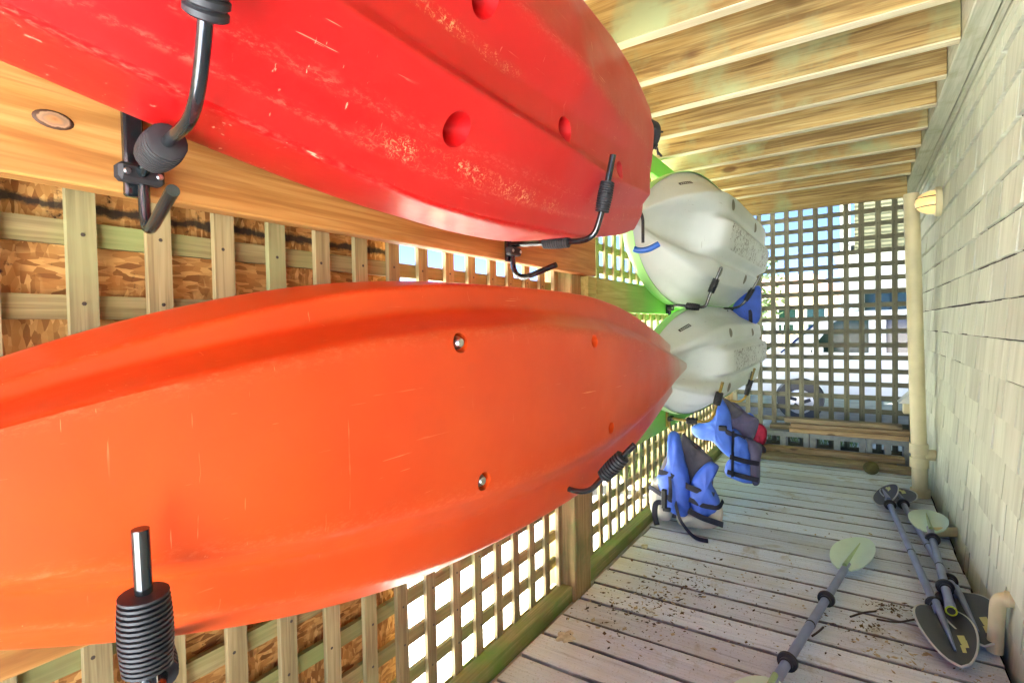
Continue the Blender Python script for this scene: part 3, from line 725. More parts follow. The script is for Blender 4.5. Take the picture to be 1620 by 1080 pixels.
# bay 2 upper
A = [(-.895, 3.0, 1.205), (-.82, 3.0, 1.205), (-.69, 3.0, 1.182), (-.672, 3.0, 1.243), (-.606, 3.0, 1.40)]
rack('first upper black rack under the upper white kayak', 3.0, 1.19, A,
     [(L3(A[1], A[2], .2), L3(A[1], A[2], .75), .02, 8), (L3(A[3], A[4], .15), L3(A[3], A[4], .62), .02, 9)],
     [(-.89, 3.0, 1.185), (-.885, 3.0, 1.13), (-.86, 3.0, 1.112), (-.79, 3.0, 1.153)])
A = [(-.895, 3.95, 1.21), (-.78, 3.95, 1.205), (-.67, 3.95, 1.21), (-.61, 3.95, 1.30), (-.545, 3.95, 1.42)]
rack('second upper black rack at the far end of the upper white kayak', 3.95, 1.20, A, [(L3(A[2], A[3], .5), L3(A[3], A[4], .3), .018, 8)],
     [(-.89, 3.95, 1.2), (-.885, 3.95, 1.17), (-.86, 3.95, 1.155), (-.755, 3.95, 1.186)])
# bay 2 lower
A = [(-.895, 2.97, .57), (-.825, 2.97, .56), (-.66, 2.97, .56), (-.63, 2.96, .66), (-.594, 2.95, .785)]
rack('first lower yellow rack under the lower white kayak', 2.97, .565, A,
     [(L3(A[1], A[2], .2), L3(A[1], A[2], .55), .019, 8), (L3(A[3], A[4], .0), L3(A[3], A[4], .55), .021, 9)],
     [(-.89, 2.97, .55), (-.885, 2.97, .50), (-.86, 2.96, .485), (-.79, 2.94, .51)], 'yellow_steel', (.05, .05))
A = [(-.895, 3.95, .57), (-.78, 3.95, .55), (-.66, 3.95, .545), (-.625, 3.95, .65), (-.585, 3.95, .785)]
rack('second lower yellow rack at the far end of the lower white kayak', 3.95, .565, A, [(L3(A[2], A[3], .5), L3(A[3], A[4], .4), .019, 8)], None, 'yellow_steel', (.05, .05))

# ---------------------------------------------------------------- life vests
def pillow(pts, thick, layers=6, wrinkle=.011, seed=0, n=72, back=.6):
    """pts: outline (3D points, roughly planar); returns an inflated closed panel"""
    P = [Vector(p) for p in pts]; m = len(P); out = []
    per = max(2, n // m)
    for i in range(m):
        p0, p1, p2, p3 = P[i - 1], P[i], P[(i + 1) % m], P[(i + 2) % m]
        for k in range(per):
            t = k / per
            out.append(.5 * ((2 * p1) + (p2 - p0) * t + (2 * p0 - 5 * p1 + 4 * p2 - p3) * t * t + (3 * p1 - p0 - 3 * p2 + p3) * t ** 3))
    cen = sum(out, Vector()) / len(out); nor = Vector()
    for i in range(len(out)): nor += (out[i - 1] - cen).cross(out[i] - cen)
    nor.normalize()
    if nor.y > 0: nor = -nor
    N = len(out); V = []; F = []
    for side in (1, -1):
        for L in range(layers + 1):
            t = L / layers; s = math.cos(t * math.pi / 2) ** .8 if L < layers else .03; h = math.sin(t * math.pi / 2) ** .7
            if side == -1 and L == 0: continue
            for q in out:
                p = cen + (q - cen) * s; d = thick * h * (1 if side == 1 else back)
                wv = wrinkle * mnoise.noise((p * 16) + Vector((seed * 7.1, 0, 0))) * (1 if L else .4) + wrinkle * .7 * mnoise.noise(Vector((p.x * 45, p.y * 45, p.z * 14)) + Vector((0, seed, 0)))
                V.append(p + nor * (side * d + wv))
    Lr = layers + 1
    for L in range(layers):
        for j in range(N): F.append((L * N + j, L * N + (j + 1) % N, (L + 1) * N + (j + 1) % N, (L + 1) * N + j))
    F.append(tuple(range(layers * N, (layers + 1) * N)))
    off = Lr * N
    ring = lambda L, j: (j % N) if L == 0 else off + (L - 1) * N + j % N
    for L in range(layers):
        for j in range(N): F.append((ring(L, j), ring(L + 1, j), ring(L + 1, j + 1), ring(L, j + 1)))
    F.append(tuple(ring(layers, j) for j in range(N))[::-1])
    return V, F
def pill(name, mat, th, pts, thick, **kw):
    V, F = pillow(pts, thick, **kw); b = wloc(th)
    return link(name, from_data(name, [p - b for p in V], F, True), mat, th)
def strap(name, th, pts, wd=.022, mat='strap', tk=.13):
    wd *= 1.3; pts = [(p[0], p[1] + .016, p[2]) for p in pts]
    P = fillet(pts, .03, 4) if len(pts) > 2 else [Vector(p) for p in pts]
    V, F = sweep(P, wd / 2, 8, True, tk, (0, 0, 1)); b = wloc(th)
    return link(name, from_data(name, [p - b for p in V], F, True, 60), mat, th)
def XZ(y, *p): return [(x, y + dy, z) for (x, z, dy) in [(q + (0,))[:3] for q in p]]
# vest near the lattice, standing on the boards
v1 = thing('life_vest', (-.76, 2.86, 0), 'blue life vest with cream panels slumped on the boards by the lattice', 'life vest', 'life vests stored under the white kayaks')
Y1 = 2.80
pill('back_panel', 'vest_grey', v1, XZ(Y1 + .14, (-.94, .03), (-.66, .03), (-.65, .2), (-.655, .355), (-.78, .47), (-.86, .42), (-.945, .24)), .05, seed=1)
pill('back_lining', 'vest_grey', v1, XZ(Y1 + .07, (-.79, .50), (-.72, .44), (-.635, .385), (-.66, .31), (-.735, .25), (-.79, .30)), .03, seed=2)
pill('side_panel', 'vest_cream', v1, XZ(Y1 + .03, (-.955, .10), (-.955, .19), (-.93, .255), (-.86, .25), (-.84, .05), (-.92, .03)), .05, seed=3)
pill('front_panel', 'vest_blue', v1, XZ(Y1, (-.905, .26), (-.87, .315), (-.845, .38), (-.84, .51), (-.79, .515), (-.765, .40), (-.735, .28), (-.73, .13), (-.765, .075), (-.85, .11)), .055, seed=4)
pill('front_panel', 'vest_blue', v1, XZ(Y1 + .01, (-.728, .14), (-.725, .27), (-.68, .345), (-.63, .385), (-.59, .36), (-.628, .29), (-.605, .225), (-.585, .175), (-.615, .115), (-.68, .085)), .055, seed=5)
pill('hem_panel', 'vest_cream', v1, XZ(Y1 + .035, (-.80, .025), (-.70, .02), (-.60, .045), (-.575, .12), (-.60, .165), (-.68, .13), (-.80, .10)), .05, seed=6)
strap('webbing_strap', v1, [(-.885, Y1 - .062, .312), (-.81, Y1 - .068, .30), (-.735, Y1 - .055, .25), (-.67, Y1 - .058, .235), (-.605, Y1 - .04, .222)], .024)
strap('webbing_strap', v1, [(-.95, Y1 - .03, .215), (-.88, Y1 - .062, .195), (-.82, Y1 - .064, .175)], .022)
strap('webbing_strap', v1, [(-.825, Y1 - .07, .295), (-.82, Y1 - .072, .22), (-.825, Y1 - .066, .16)], .02)
strap('webbing_strap', v1, [(-.73, Y1 - .052, .185), (-.66, Y1 - .06, .165), (-.58, Y1 - .045, .16), (-.572, Y1 + .0, .19)], .02)
strap('webbing_strap', v1, [(-.735, Y1 - .05, .125), (-.67, Y1 - .052, .10), (-.56, Y1 - .06, .085)], .024)
strap('webbing_strap', v1, [(-.86, Y1 - .07, .15), (-.90, Y1 - .075, .15), (-.905, Y1 - .08, .08), (-.89, Y1 - .085, .03)], .022)
strap('webbing_strap', v1, [(-.80, Y1 - .065, .17), (-.77, Y1 - .085, .08), (-.72, Y1 - .10, .03), (-.68, Y1 - .12, .012), (-.62, Y1 - .12, .012)], .02)
boxp('buckle', 'rubber', v1, -.86, -.835, Y1 - .088, Y1 - .062, .13, .23, .004)
boxp('buckle', 'rubber', v1, -.855, -.815, Y1 - .086, Y1 - .062, .115, .135, .004)
# second vest hanging farther along
v2 = thing('life_vest', (-.66, 3.3, .15), 'blue and plum life vest hanging tilted beyond the cream panelled one', 'life vest', 'life vests stored under the white kayaks')
Y2 = 3.28
pill('back_panel', 'vest_plum', v2, XZ(Y2 + .10, (-.73, .585), (-.62, .62), (-.545, .56), (-.48, .515), (-.53, .37), (-.585, .36), (-.70, .42)), .05, seed=7)
pill('collar', 'vest_grey', v2, XZ(Y2 + .06, (-.69, .66), (-.60, .60), (-.56, .57), (-.60, .53), (-.66, .54)), .03, seed=8)
pill('front_panel', 'vest_royal', v2, XZ(Y2, (-.71, .54), (-.69, .60), (-.675, .66), (-.625, .58), (-.615, .50), (-.60, .40), (-.60, .30), (-.66, .33), (-.72, .39), (-.80, .40), (-.845, .44), (-.83, .48)), .045, seed=9)
pill('front_panel', 'vest_royal', v2, XZ(Y2 + .01, (-.61, .47), (-.55, .43), (-.525, .39), (-.52, .28), (-.615, .295)), .045, seed=10)
pill('hem_panel', 'vest_royal', v2, XZ(Y2 + .02, (-.63, .29), (-.52, .27), (-.50, .19), (-.52, .16), (-.65, .195)), .045, seed=11)
pill('side_panel', 'vest_plum', v2, XZ(Y2 + .025, (-.55, .435), (-.46, .385), (-.465, .28), (-.47, .165), (-.51, .17), (-.52, .38)), .045, seed=12)
strap('webbing_strap', v2, [(-.70, Y2 - .045, .495), (-.62, Y2 - .055, .455), (-.54, Y2 - .02, .425)], .022)
strap('webbing_strap', v2, [(-.62, Y2 - .045, .315), (-.54, Y2 - .05, .30), (-.465, Y2 - .03, .29)], .022)
strap('webbing_strap', v2, [(-.635, Y2 - .045, .225), (-.55, Y2 - .05, .21), (-.468, Y2 - .03, .195)], .022)
strap('webbing_strap', v2, [(-.60, Y2 - .05, .47), (-.605, Y2 - .055, .20)], .014)
boxp('buckle', 'rubber', v2, -.675, -.63, Y2 - .066, Y2 - .046, .47, .50, .004)
# third one between the white kayaks
v3 = thing('life_vest', (-.68, 4.2, 1.1), 'royal blue life vest hung between the two white kayaks', 'life vest', 'life vests stored under the white kayaks')
pill('front_panel', 'vest_blue', v3, XZ(4.2, (-.79, 1.09), (-.60, 1.10), (-.575, 1.30), (-.59, 1.37), (-.66, 1.33), (-.76, 1.24)), .05, seed=13)
strap('webbing_strap', v3, [(-.79, 4.15, 1.21), (-.70, 4.14, 1.19), (-.59, 4.15, 1.205)], .022)
strap('webbing_strap', v3, [(-.645, 4.14, 1.34), (-.64, 4.14, 1.10)], .02)
# bundle beside the blocks
bu = thing('cloth_bundle', (-.70, 4.75, .1), 'small crumpled pink, blue and green cloth bundle beside the cinder blocks', 'cloth')
pill('cloth_fold', 'green_cloth', bu, XZ(4.72, (-.80, .10), (-.74, .09), (-.72, .20), (-.76, .25), (-.81, .20)), .045, wrinkle=.02, seed=14)
pill('cloth_fold', 'vest_royal', bu, XZ(4.76, (-.80, .24), (-.72, .22), (-.70, .30), (-.75, .345), (-.80, .31)), .045, wrinkle=.02, seed=15)
pill('cloth_fold', 'pink', bu, XZ(4.78, (-.73, .10), (-.64, .09), (-.62, .20), (-.67, .26), (-.72, .24)), .05, wrinkle=.02, seed=16)
pill('cloth_fold', 'vest_grey', bu, XZ(4.70, (-.78, .012), (-.64, .012), (-.62, .08), (-.70, .12), (-.77, .10)), .04, wrinkle=.02, seed=17)

# ---------------------------------------------------------------- paddles on the boards
def paddle(label, base, d, shaft_len, blade_near, blade_far, mat_blade, rings, zs, tiltn=0, tiltf=0, wide=.084, ferrule=False, decal=False):
    """base: near end of shaft on the floor; d: direction; blades built at the shaft's ends"""
    b = Vector(base); D = Vector((d[0], d[1], 0)).normalized(); Sd = Vector((D.y, -D.x, 0)); Up = Vector((0, 0, 1))
    k = thing('paddle', (b.x, b.y, 0), label, 'paddle', 'paddles lying on the deck boards')
    e = b + D * shaft_len; z0, z1 = zs
    p0 = Vector((b.x, b.y, z0)); p1 = Vector((e.x, e.y, z1))
    tube('shaft', 'alu', k, [p0, p1], .0148, seg=18)
    mid = p0.lerp(p1, .5); u_ = (p1 - p0).normalized() * .004
    tube('joint', 'rubber', k, [p0.lerp(p1, .42) - u_, p0.lerp(p1, .42) + u_], .0156, seg=18)
    for t in rings:
        c = p0.lerp(p1, t); ax = (p1 - p0).normalized()
        V, F = sweep([c - ax * .014, c - ax * .012, c - ax * .002, c + ax * .002, c + ax * .012, c + ax * .014], [.0155, .019, .019, .029, .03, .0155], 20); bb = wloc(k)
        link('drip_ring', from_data('drip_ring', [q - bb for q in V], F, True, 35), 'rubber', k)
    def blade(o, dirn, ln, mat, tilt, z):
        N, Mw = 20, 12; V = []; F = []
        for i in range(N + 1):
            s = i / N
            sp = math.sin(math.pi * min(1, .035 + .965 * s ** .82)) if s < 1 else 0
            wl = max(.012 if s < .5 else .002, wide * max(0, sp) ** .52); sp2_ = math.sin(math.pi * min(1, .03 + .97 * s ** .74)) if s < 1 else 0
            wr = max(.012 if s < .5 else .002, wide * .96 * max(0, sp2_) ** .55)
            for j in range(Mw + 1):
                q = -1 + 2 * j / Mw; x = q * (wl if q < 0 else wr)
                rib = .017 * math.exp(-(x / .011) ** 2) * max(0, 1 - s * 1.0)
                zz = z + .012 * (x / wide) ** 2 * 2 - .01 * s + rib
                V.append(o + dirn * (ln * s) + Sd * (x * math.cos(tilt)) + Up * (zz - o.z + x * math.sin(tilt)))
        for i in range(N):
            for j in range(Mw): F.append((i * (Mw + 1) + j, i * (Mw + 1) + j + 1, (i + 1) * (Mw + 1) + j + 1, (i + 1) * (Mw + 1) + j))
        n0 = len(V); V2 = [v - Up * .006 for v in V]; V += V2
        F += [tuple(n0 + i for i in f)[::-1] for f in F]
        rim = [i * (Mw + 1) for i in range(N + 1)] + [N * (Mw + 1) + j for j in range(1, Mw + 1)] + [i * (Mw + 1) + Mw for i in range(N - 1, -1, -1)]
        for a, c in zip(rim[:-1], rim[1:]): F.append((a, c, n0 + c, n0 + a))
        F.append((rim[-1], rim[0], n0 + rim[0], n0 + rim[-1]))
        bb = wloc(k); ob_ = link('blade', from_data('blade', [q - bb for q in V], F, True, 45), mat, k)
        cl = [V[i * (Mw + 1) + Mw // 2] + Up * .002 for i in range(0, int(N * (.86 if mat == 'blade_dark' else .8)))]
        nr = len(cl); Vq, Fq = sweep(cl, [(.0125 if mat == 'blade_dark' else .0085) * (1 - .75 * (q_ / (nr - 1)) ** 1.5) for q_ in range(nr)], 10)
        link('blade_spine', from_data('blade_spine', [q - bb for q in Vq], Fq, True, 40), 'alu' if mat == 'blade_dark' else 'spine_green', k)
        if mat == 'blade_dark':
            Vr, Fr = sweep([V[i] - Up * .003 for i in rim], .0038, 6); link('blade_rim', from_data('blade_rim', [q - bb for q in Vr], Fr, True), 'rim', k)
        if decal:
            for (s0, s1, q0, q1) in ((.52, .66, .3, .55), (.60, .72, .35, .6), (.68, .80, .3, .5)):
                quad = []
                for s, q in ((s0, q0), (s1, q0 + .06), (s1, q1 + .06), (s0, q1)):
                    i = s * N; j = (q + 1) / 2 * Mw
                    i0, j0 = int(i), int(j); a = V[i0 * (Mw + 1) + j0]; c = V[min(N, i0 + 1) * (Mw + 1) + j0]; h_ = V[i0 * (Mw + 1) + j0 + 1]
                    quad.append(a + (c - a) * (i - i0) + (h_ - a) * (j - j0) + Up * .0022 - bb)
                link('decal', from_data('decal', quad, [(0, 1, 2, 3)]), 'decal', k)
        return ob_
    if blade_near: blade(p0 + D * .06, -D, blade_near, mat_blade, tiltn, z0)
    if blade_far: blade(p1 - D * .06, D, blade_far, mat_blade, tiltf, z1)
    if ferrule:
        V, F = sweep([p0, p0 - D * .012, p0 - D * .05, p0 - D * .053], [.0165, .0165, .0165, .014], 18); bb = wloc(k)
        link('ferrule', from_data('ferrule', [q - bb for q in V], F, True, 40), 'alu', k)
        V, F = sweep([p0 - D * .054, p0 - D * .0565], [.0125, .0125], 16); link('opening_shade', from_data('opening_shade', [q - wloc(k) for q in V], F), 'shade_black', k)  # dark disc standing in for the shade inside the tube
        V, F = sweep([p0 - D * .0535, p0 - D * .056, p0 - D * .056, p0 - D * .02], [.0175, .0175, .012, .012], 18, False)
        link('ferrule_lip', from_data('ferrule_lip', [q - bb for q in V], F, True, 40), 'lime_ferrule', k)
    return k
paddle('single pale green bladed paddle lying alone across the boards', (-.208, 1.60, 0), (.149, .925), 1.095, .46, .48, 'blade_green', (.16, .63), (.055, .035), 0, .05, .084)
paddle('charcoal bladed paddle nearest the single one, white rim', (.246, 2.36, 0), (-.092, 1.36), 1.38, .36, .36, 'blade_dark', (.05, .92), (.045, .05), .02, .75, .082, decal=True)
paddle('half paddle with pale green blade and open lime tube end', (.278, 2.40, 0), (.03, .95), .90, 0, .42, 'blade_green', (.16, .80), (.075, .055), 0, .1, .084, ferrule=True)
paddle('charcoal paddle closest to the wall, blade behind the elbow pipe', (.322, 2.52, 0), (-.10, 1.28), 1.30, .36, .38, 'blade_dark', (.12, .93), (.05, .035), .12, .1, .09, decal=True)

# ---------------------------------------------------------------- pipes, lamp, hood
pp = thing('drain_pipe', (.33, 4.08, 0), 'tall yellowed plastic pipe standing against the far wall corner', 'pipe')
tube('pipe', 'pvc', pp, [(.332, 4.08, 0.002), (.315, 4.08, .8), (.29, 4.08, 1.872)], .0405, .3, 24)
for zz in (.215, .30): 
    xx = .332 - .023 * zz; tube('coupling', 'pvc', pp, [(xx, 4.08, zz - .03), (xx, 4.08, zz + .03)], .0485, seg=24)
tube('foot_collar', 'pvc', pp, [(.332, 4.08, .002), (.332, 4.08, .05)], .052, seg=24)
tube('branch', 'pvc', pp, [(.33, 4.08, .26), (.408, 4.10, .262)], .034, seg=18)
ep = thing('drain_elbow', (.385, 2.26, 0), 'short bent plastic pipe coming out of the wall near the paddles', 'pipe')
tube('pipe', 'pvc', ep, [(.43, 2.235, .195), (.382, 2.25, .195), (.376, 2.262, .008)], .021, .035, 18)
tube('wall_collar', 'pvc', ep, [(.395, 2.246, .195), (.409, 2.243, .195)], .025, seg=18)
sp_ = thing('drain_stub', (.37, 3.32, .05), 'short straight plastic pipe stub low on the wall by the green blade', 'pipe')
tube('pipe', 'pvc', sp_, [(.318, 3.28, .045), (.42, 3.34, .045)], .023, seg=18)
lp = thing('wall_lamp', (WX, 3.86, 1.768), 'round amber bulkhead lamp high on the shingle wall', 'lamp')
t_ = NT('amber glass'); t_.b.inputs['Emission Color'].default_value = (1, .62, .25, 1); t_.b.inputs['Emission Strength'].default_value = .025
MT['amber'] = t_.done(S(238, 200, 130), .3)
def disc(name, mat, xs, rs, cy=3.86, cz_=1.768):
    V, F = sweep([(x, cy, cz_) for x in xs], rs, 26); b = wloc(lp); return link(name, from_data(name, [p - b for p in V], F, True, 40), mat, lp)
disc('base_plate', 'pvc', (WX - .0, WX - .025, WX - .03), (.083, .083, .076))
disc('glass', 'amber', [WX - .03 - .09 * math.sin(a) for a in np.linspace(0, 1.5, 8)], [.067 * math.cos(a) + .001 for a in np.linspace(0, 1.5, 8)])
for dz in (-.026, .026):
    tube('guard_bar', 'cord', lp, [(WX - .028, 3.86 - .068, 1.768 + dz), (WX - .085, 3.86 - .052, 1.768 + dz), (WX - .122, 3.86, 1.768 + dz), (WX - .085, 3.86 + .052, 1.768 + dz), (WX - .028, 3.86 + .068, 1.768 + dz)], .003, .04, 8)
vh = thing('vent_hood', (.30, 4.95, .5), 'small white plastic vent hood low on the far corner beside the tall pipe', 'vent')
V = [(.27, 4.9, .47), (.38, 4.9, .47), (.38, 5.07, .47), (.27, 5.07, .47), (.37, 4.9, .585), (.385, 4.9, .585), (.385, 5.07, .585), (.37, 5.07, .585)]
F = [(3, 2, 1, 0), (4, 5, 6, 7), (0, 1, 5, 4), (1, 2, 6, 5), (2, 3, 7, 6), (3, 0, 4, 7)]
link('hood', from_data('hood', [Vector(p) - wloc(vh) for p in V], F), 'white_plastic', vh)
boxp('flange', 'white_plastic', vh, .386, .408, 4.88, 5.08, .42, .62, .003)
boxp('duct', 'pvc', vh, .30, .40, 4.92, 5.05, .39, .468, .003)

# ---------------------------------------------------------------- blocks and lumber at the far end
def cinder(x0, x1, label, y0=4.86, y1=5.05, z0=.004, h=.19):
    k = thing('cinder_block', ((x0 + x1) / 2, (y0 + y1) / 2, 0), label, 'cinder block', 'cinder blocks carrying the far planks')
    t = .04; xm = (x0 + x1) / 2
    V, F = merge([boxvf(x0, x1, y0, y1, z0, z0 + t), boxvf(x0, x1, y0, y1, z0 + h - t, z0 + h), boxvf(x0, x0 + t, y0, y1, z0 + t, z0 + h - t), boxvf(x1 - t, x1, y0, y1, z0 + t, z0 + h - t), boxvf(xm - t / 2, xm + t / 2, y0, y1, z0 + t, z0 + h - t)])
    link('block_body', from_data('block_body', [Vector(p) - wloc(k) for p in V], F), 'concrete', k)
cinder(-.70, -.32, 'cinder block on its side, left of three under the planks')
cinder(-.315, .06, 'cinder block on its side, middle of three under the planks')
cinder(.065, .34, 'cinder block on its side, right of three nearest the tall pipe')
def plank(mat, x0, x1, y0, y1, z0, z1, label, rz=0):
    k = thing('loose_plank', ((x0 + x1) / 2, (y0 + y1) / 2, z0), label, 'plank', 'loose planks stacked at the far end')
    boxp('board', mat, k, x0, x1, y0, y1, z0, z1, .003, (0, 0, rz))
plank('lumber_grey', -.62, .30, 4.95, 5.06, .196, .232, 'grey brown plank lying at the back of the block top')
plank('lumber', -.46, .33, 4.83, 4.94, .196, .232, 'tan plank on the front of the blocks, bottom of the stack')
plank('lumber', -.45, .335, 4.84, 4.945, .234, .270, 'tan plank in the middle of the stack on the blocks')
plank('lumber_grey', -.50, .29, 4.87, 4.97, .272, .306, 'darker plank topmost of the stack on the blocks', .006)
plank('lumber_grey', -.90, .25, 4.72, 4.85, .003, .045, 'grey plank flat on the deck against the cinder blocks')
plank('lumber_grey', -.88, .33, 4.60, 4.715, .003, .040, 'weathered plank flat on the deck in front of the others', -.012)
plank('lumber', -.72, .30, 4.74, 4.84, .047, .083, 'pale plank lying on top of the flat front planks', -.01)
co = thing('coconut', (.09, 4.52, .045), 'round olive brown coconut resting in front of the planks', 'coconut')
V, F = ellipsoid((0, 0, 0), AX, .049, .047, .046, 14, 20)
V = [Vector(p) * (1 + .06 * mnoise.noise(Vector(p) * 30)) for p in V]; link('husk', from_data('husk', V, F, True), 'husk', co)

# ---------------------------------------------------------------- debris
def scatter(name, mat, spots, n, size, kind='leaf'):
    bits = []
    for _ in range(n):
        cx, cy, sx, sy = random.choice(spots); x = random.gauss(cx, sx); y = random.gauss(cy, sy)
        if not (-.94 < x < .39 and 1.2 < y < 4.5): continue
        a = random.random() * 6.28; l = size * random.choice((.4, .5, .6, .8, 1, 1.3, 1.9)); w_ = l * random.uniform(.25, .7); z = .0035 + random.random() * .002
        ca, sa = math.cos(a), math.sin(a); lift = random.uniform(0, .5) * l
        P = [(-l, 0, 0), (0, -w_, lift * .3), (l, 0, lift), (0, w_, lift * .4)]
        top = [(x + p[0] * ca - p[1] * sa, y + p[0] * sa + p[1] * ca, z + p[2]) for p in P]
        bits.append((top + [(x, y, z - .002)], [(0, 1, 2, 3), (0, 4, 1), (1, 4, 2), (2, 4, 3), (3, 4, 0)]))
    V, F = merge(bits); return tag(link(name, from_data(name, V, F), mat), None, None, None, 'stuff')
MT['leaf_brown'] = simple('dry brown leaf', S(92, 72, 48), .8, 0, .4, 40)
MT['leaf_tan'] = simple('pale chip', S(182, 172, 146), .85, 0, .3, 40)
MT['leaf_dark'] = simple('dark crumb', S(48, 42, 36), .85)
main_spots = [(-.62, 2.05, .13, .16), (-.72, 1.85, .12, .12), (-.5, 2.2, .2, .2)]
o_ = scatter('leaf_litter', 'leaf_brown', main_spots + [(.1, 2.42, .04, .03), (.02, 2.2, .05, .04)], 420, .006); tag(o_, 'brown crumbled leaf litter on the deck by the post', 'debris')
o_ = scatter('dark_crumbs', 'leaf_dark', main_spots + [(-.2, 2.6, .4, .7), (0, 2, .3, .3)], 420, .0055); tag(o_, 'dark crumbs scattered over the grey boards', 'debris')
o_ = scatter('pale_chips', 'leaf_tan', main_spots + [(.12, 2.08, .06, .05), (.33, 2.02, .04, .08), (-.2, 2.4, .35, .6)], 320, .007); tag(o_, 'pale chips and shell bits lying on the boards', 'debris')
MT['sand'] = simple('damp tan sand', S(202, 196, 176), .95, 0, .25, 60)
def sand_patch(cx, cy, r, n=46):
    V = []; F = []; rings = 5
    for i in range(rings + 1):
        for j in range(n):
            a = 2 * math.pi * j / n; q = r * i / rings * (1 + .55 * mnoise.noise(Vector((math.cos(a) * 1.7 + cx * 9, math.sin(a) * 1.7 + cy * 7, 0))) + .25 * mnoise.noise(Vector((math.cos(a) * 6, math.sin(a) * 6, cx * 5))))
            V.append((max(-.94, cx + q * math.cos(a)), cy + q * math.sin(a) * 1.3, .0028 + .004 * (1 - i / rings) * (.5 + mnoise.noise(Vector((a * 3, i, cx)))) - (.003 if i == rings else 0)))
    for i in range(rings):
        for j in range(n): F.append((i * n + j, (i + 1) * n + j, (i + 1) * n + (j + 1) % n, i * n + (j + 1) % n))
    return V, F
V, F = merge([sand_patch(-.86, 1.62, .035), sand_patch(-.88, 2.5, .02)])
tag(link('sand', from_data('sand', V, F, True), 'sand'), 'thin patches of tan sand on the deck near the post', 'sand', None, 'stuff')
MT['twig'] = simple('dark twig', S(70, 62, 54), .85)
for (a, b, c, lb) in (((-.02, 2.27), (.02, 2.32), (.06, 2.36), 'curved dark twig beside the single paddle'), ((.06, 2.30), (.12, 2.30), (.19, 2.38), 'longer bent twig touching the charcoal blade'), ((-.13, 2.06), (-.11, 2.10), (-.10, 2.14), 'short straight twig left of the single paddle')):
    tw = thing('twig', (b[0], b[1], 0), lb, 'twig', 'twigs on the deck'); tube('stem', 'twig', tw, [(*a, .005), (*b, .009), (*c, .006)], .0035, .03, 7)

# ---------------------------------------------------------------- outside the lattice: vehicle, houses, plants
def tinted(name, col, rough=.08):
    t = NT(name); return t.done(col, rough, spec=.35)
MT['car_white'] = simple('white car paint', S(196, 200, 200), .25)
MT['glass'] = tinted('tinted glass', S(14, 34, 26)); MT['glass_blue'] = tinted('windscreen glass', S(24, 48, 92)); MT['glass_dark'] = tinted('dark rear glass', S(26, 25, 40))
MT['tyre'] = simple('tyre rubber', (.04, .04, .042, 1), .8); MT['rim_m'] = simple('alloy rim', (.5, .5, .52, 1), .3, .8); MT['trim_d'] = simple('dark trim', (.03, .03, .032, 1), .5)
YC = 10.4
car = thing('parked_van', (.9, YC + .9, GZ), 'white van parked side on beyond the far lattice', 'van')
def prism(prof, y0, y1, inset=None):
    n = len(prof); V = [(x, y0, z) for x, z in prof] + [(x, y1, z) for x, z in prof]
    F = [tuple(range(n)), tuple(range(n, 2 * n))[::-1]] + [(i, n + i, n + (i + 1) % n, (i + 1) % n) for i in range(n)]
    return V, F
def bev_mesh(V, F, b):
    bm = bmesh.new(); vs = [bm.verts.new(p) for p in V]
    for f in F: bm.faces.new([vs[i] for i in f])
    bmesh.ops.recalc_face_normals(bm, faces=bm.faces)
    bmesh.ops.bevel(bm, geom=bm.edges[:], offset=b, segments=3, affect='EDGES', profile=.5, clamp_overlap=True)
    me = bpy.data.meshes.new('body'); bm.to_mesh(me); bm.free(); me.polygons.foreach_set('use_smooth', [True] * len(me.polygons)); me.set_sharp_from_angle(angle=R(40)); return me
z = lambda h: GZ + h
body = [(-2.0, z(.45)), (-2.03, z(.75)), (-1.9, z(1.0)), (-1.2, z(1.14)), (3.4, z(1.14)), (3.42, z(.45))]
# wheel arch notch
arch = [(-.82 + .40 * math.cos(a), z(.36) + .40 * math.sin(a)) for a in np.linspace(.2, math.pi - .2, 9)]
body = body[:1] + body[1:] + [(-.42 + .0, z(.45))] + arch
V, F = prism(body, YC, YC + 1.8); b_ = wloc(car)
link('body', bev_mesh([Vector(p) - b_ for p in V], F, .03), 'car_white', car)
cab = [(-1.15, z(1.13)), (-.42, z(1.83)), (-.1, z(1.9)), (3.2, z(1.92)), (3.4, z(1.13))]
V, F = prism(cab, YC + .10, YC + 1.70); link('cabin', bev_mesh([Vector(p) - b_ for p in V], F, .04), 'car_white', car)
def pane(name, mat, prof, y):
    V, F = prism(prof, y, y + .02); return link(name, from_data(name, [Vector(p) - b_ for p in V], F), mat, car)
pane('side_window', 'glass', [(-.66, z(1.2)), (-.62, z(1.3)), (-.3, z(1.72)), (-.15, z(1.78)), (.18, z(1.78)), (.18, z(1.2))], YC + .085)
pane('side_window', 'glass_dark', [(.42, z(1.2)), (.42, z(1.78)), (1.5, z(1.78)), (1.5, z(1.2))], YC + .085)
pane('side_window', 'glass_dark', [(1.62, z(1.2)), (1.62, z(1.78)), (2.9, z(1.78)), (2.95, z(1.2))], YC + .085)
V = [(-1.12, YC + .2, z(1.18)), (-1.12, YC + 1.6, z(1.18)), (-.47, YC + 1.55, z(1.80)), (-.47, YC + .25, z(1.80))]
V = [(x - .03, y, zz + .01) for x, y, zz in V] + [(x, y, zz) for x, y, zz in V]
link('windscreen', from_data('windscreen', [Vector(p) - b_ for p in V], [(0, 1, 2, 3), (7, 6, 5, 4), (0, 4, 5, 1), (1, 5, 6, 2), (2, 6, 7, 3), (3, 7, 4, 0)]), 'glass_blue', car)
for xx in (.30, 1.56):
    o_ = pane('door_seam', 'trim_d', [(xx, z(.5)), (xx + .012, z(.5)), (xx + .012, z(1.82)), (xx, z(1.82))], YC - .003)
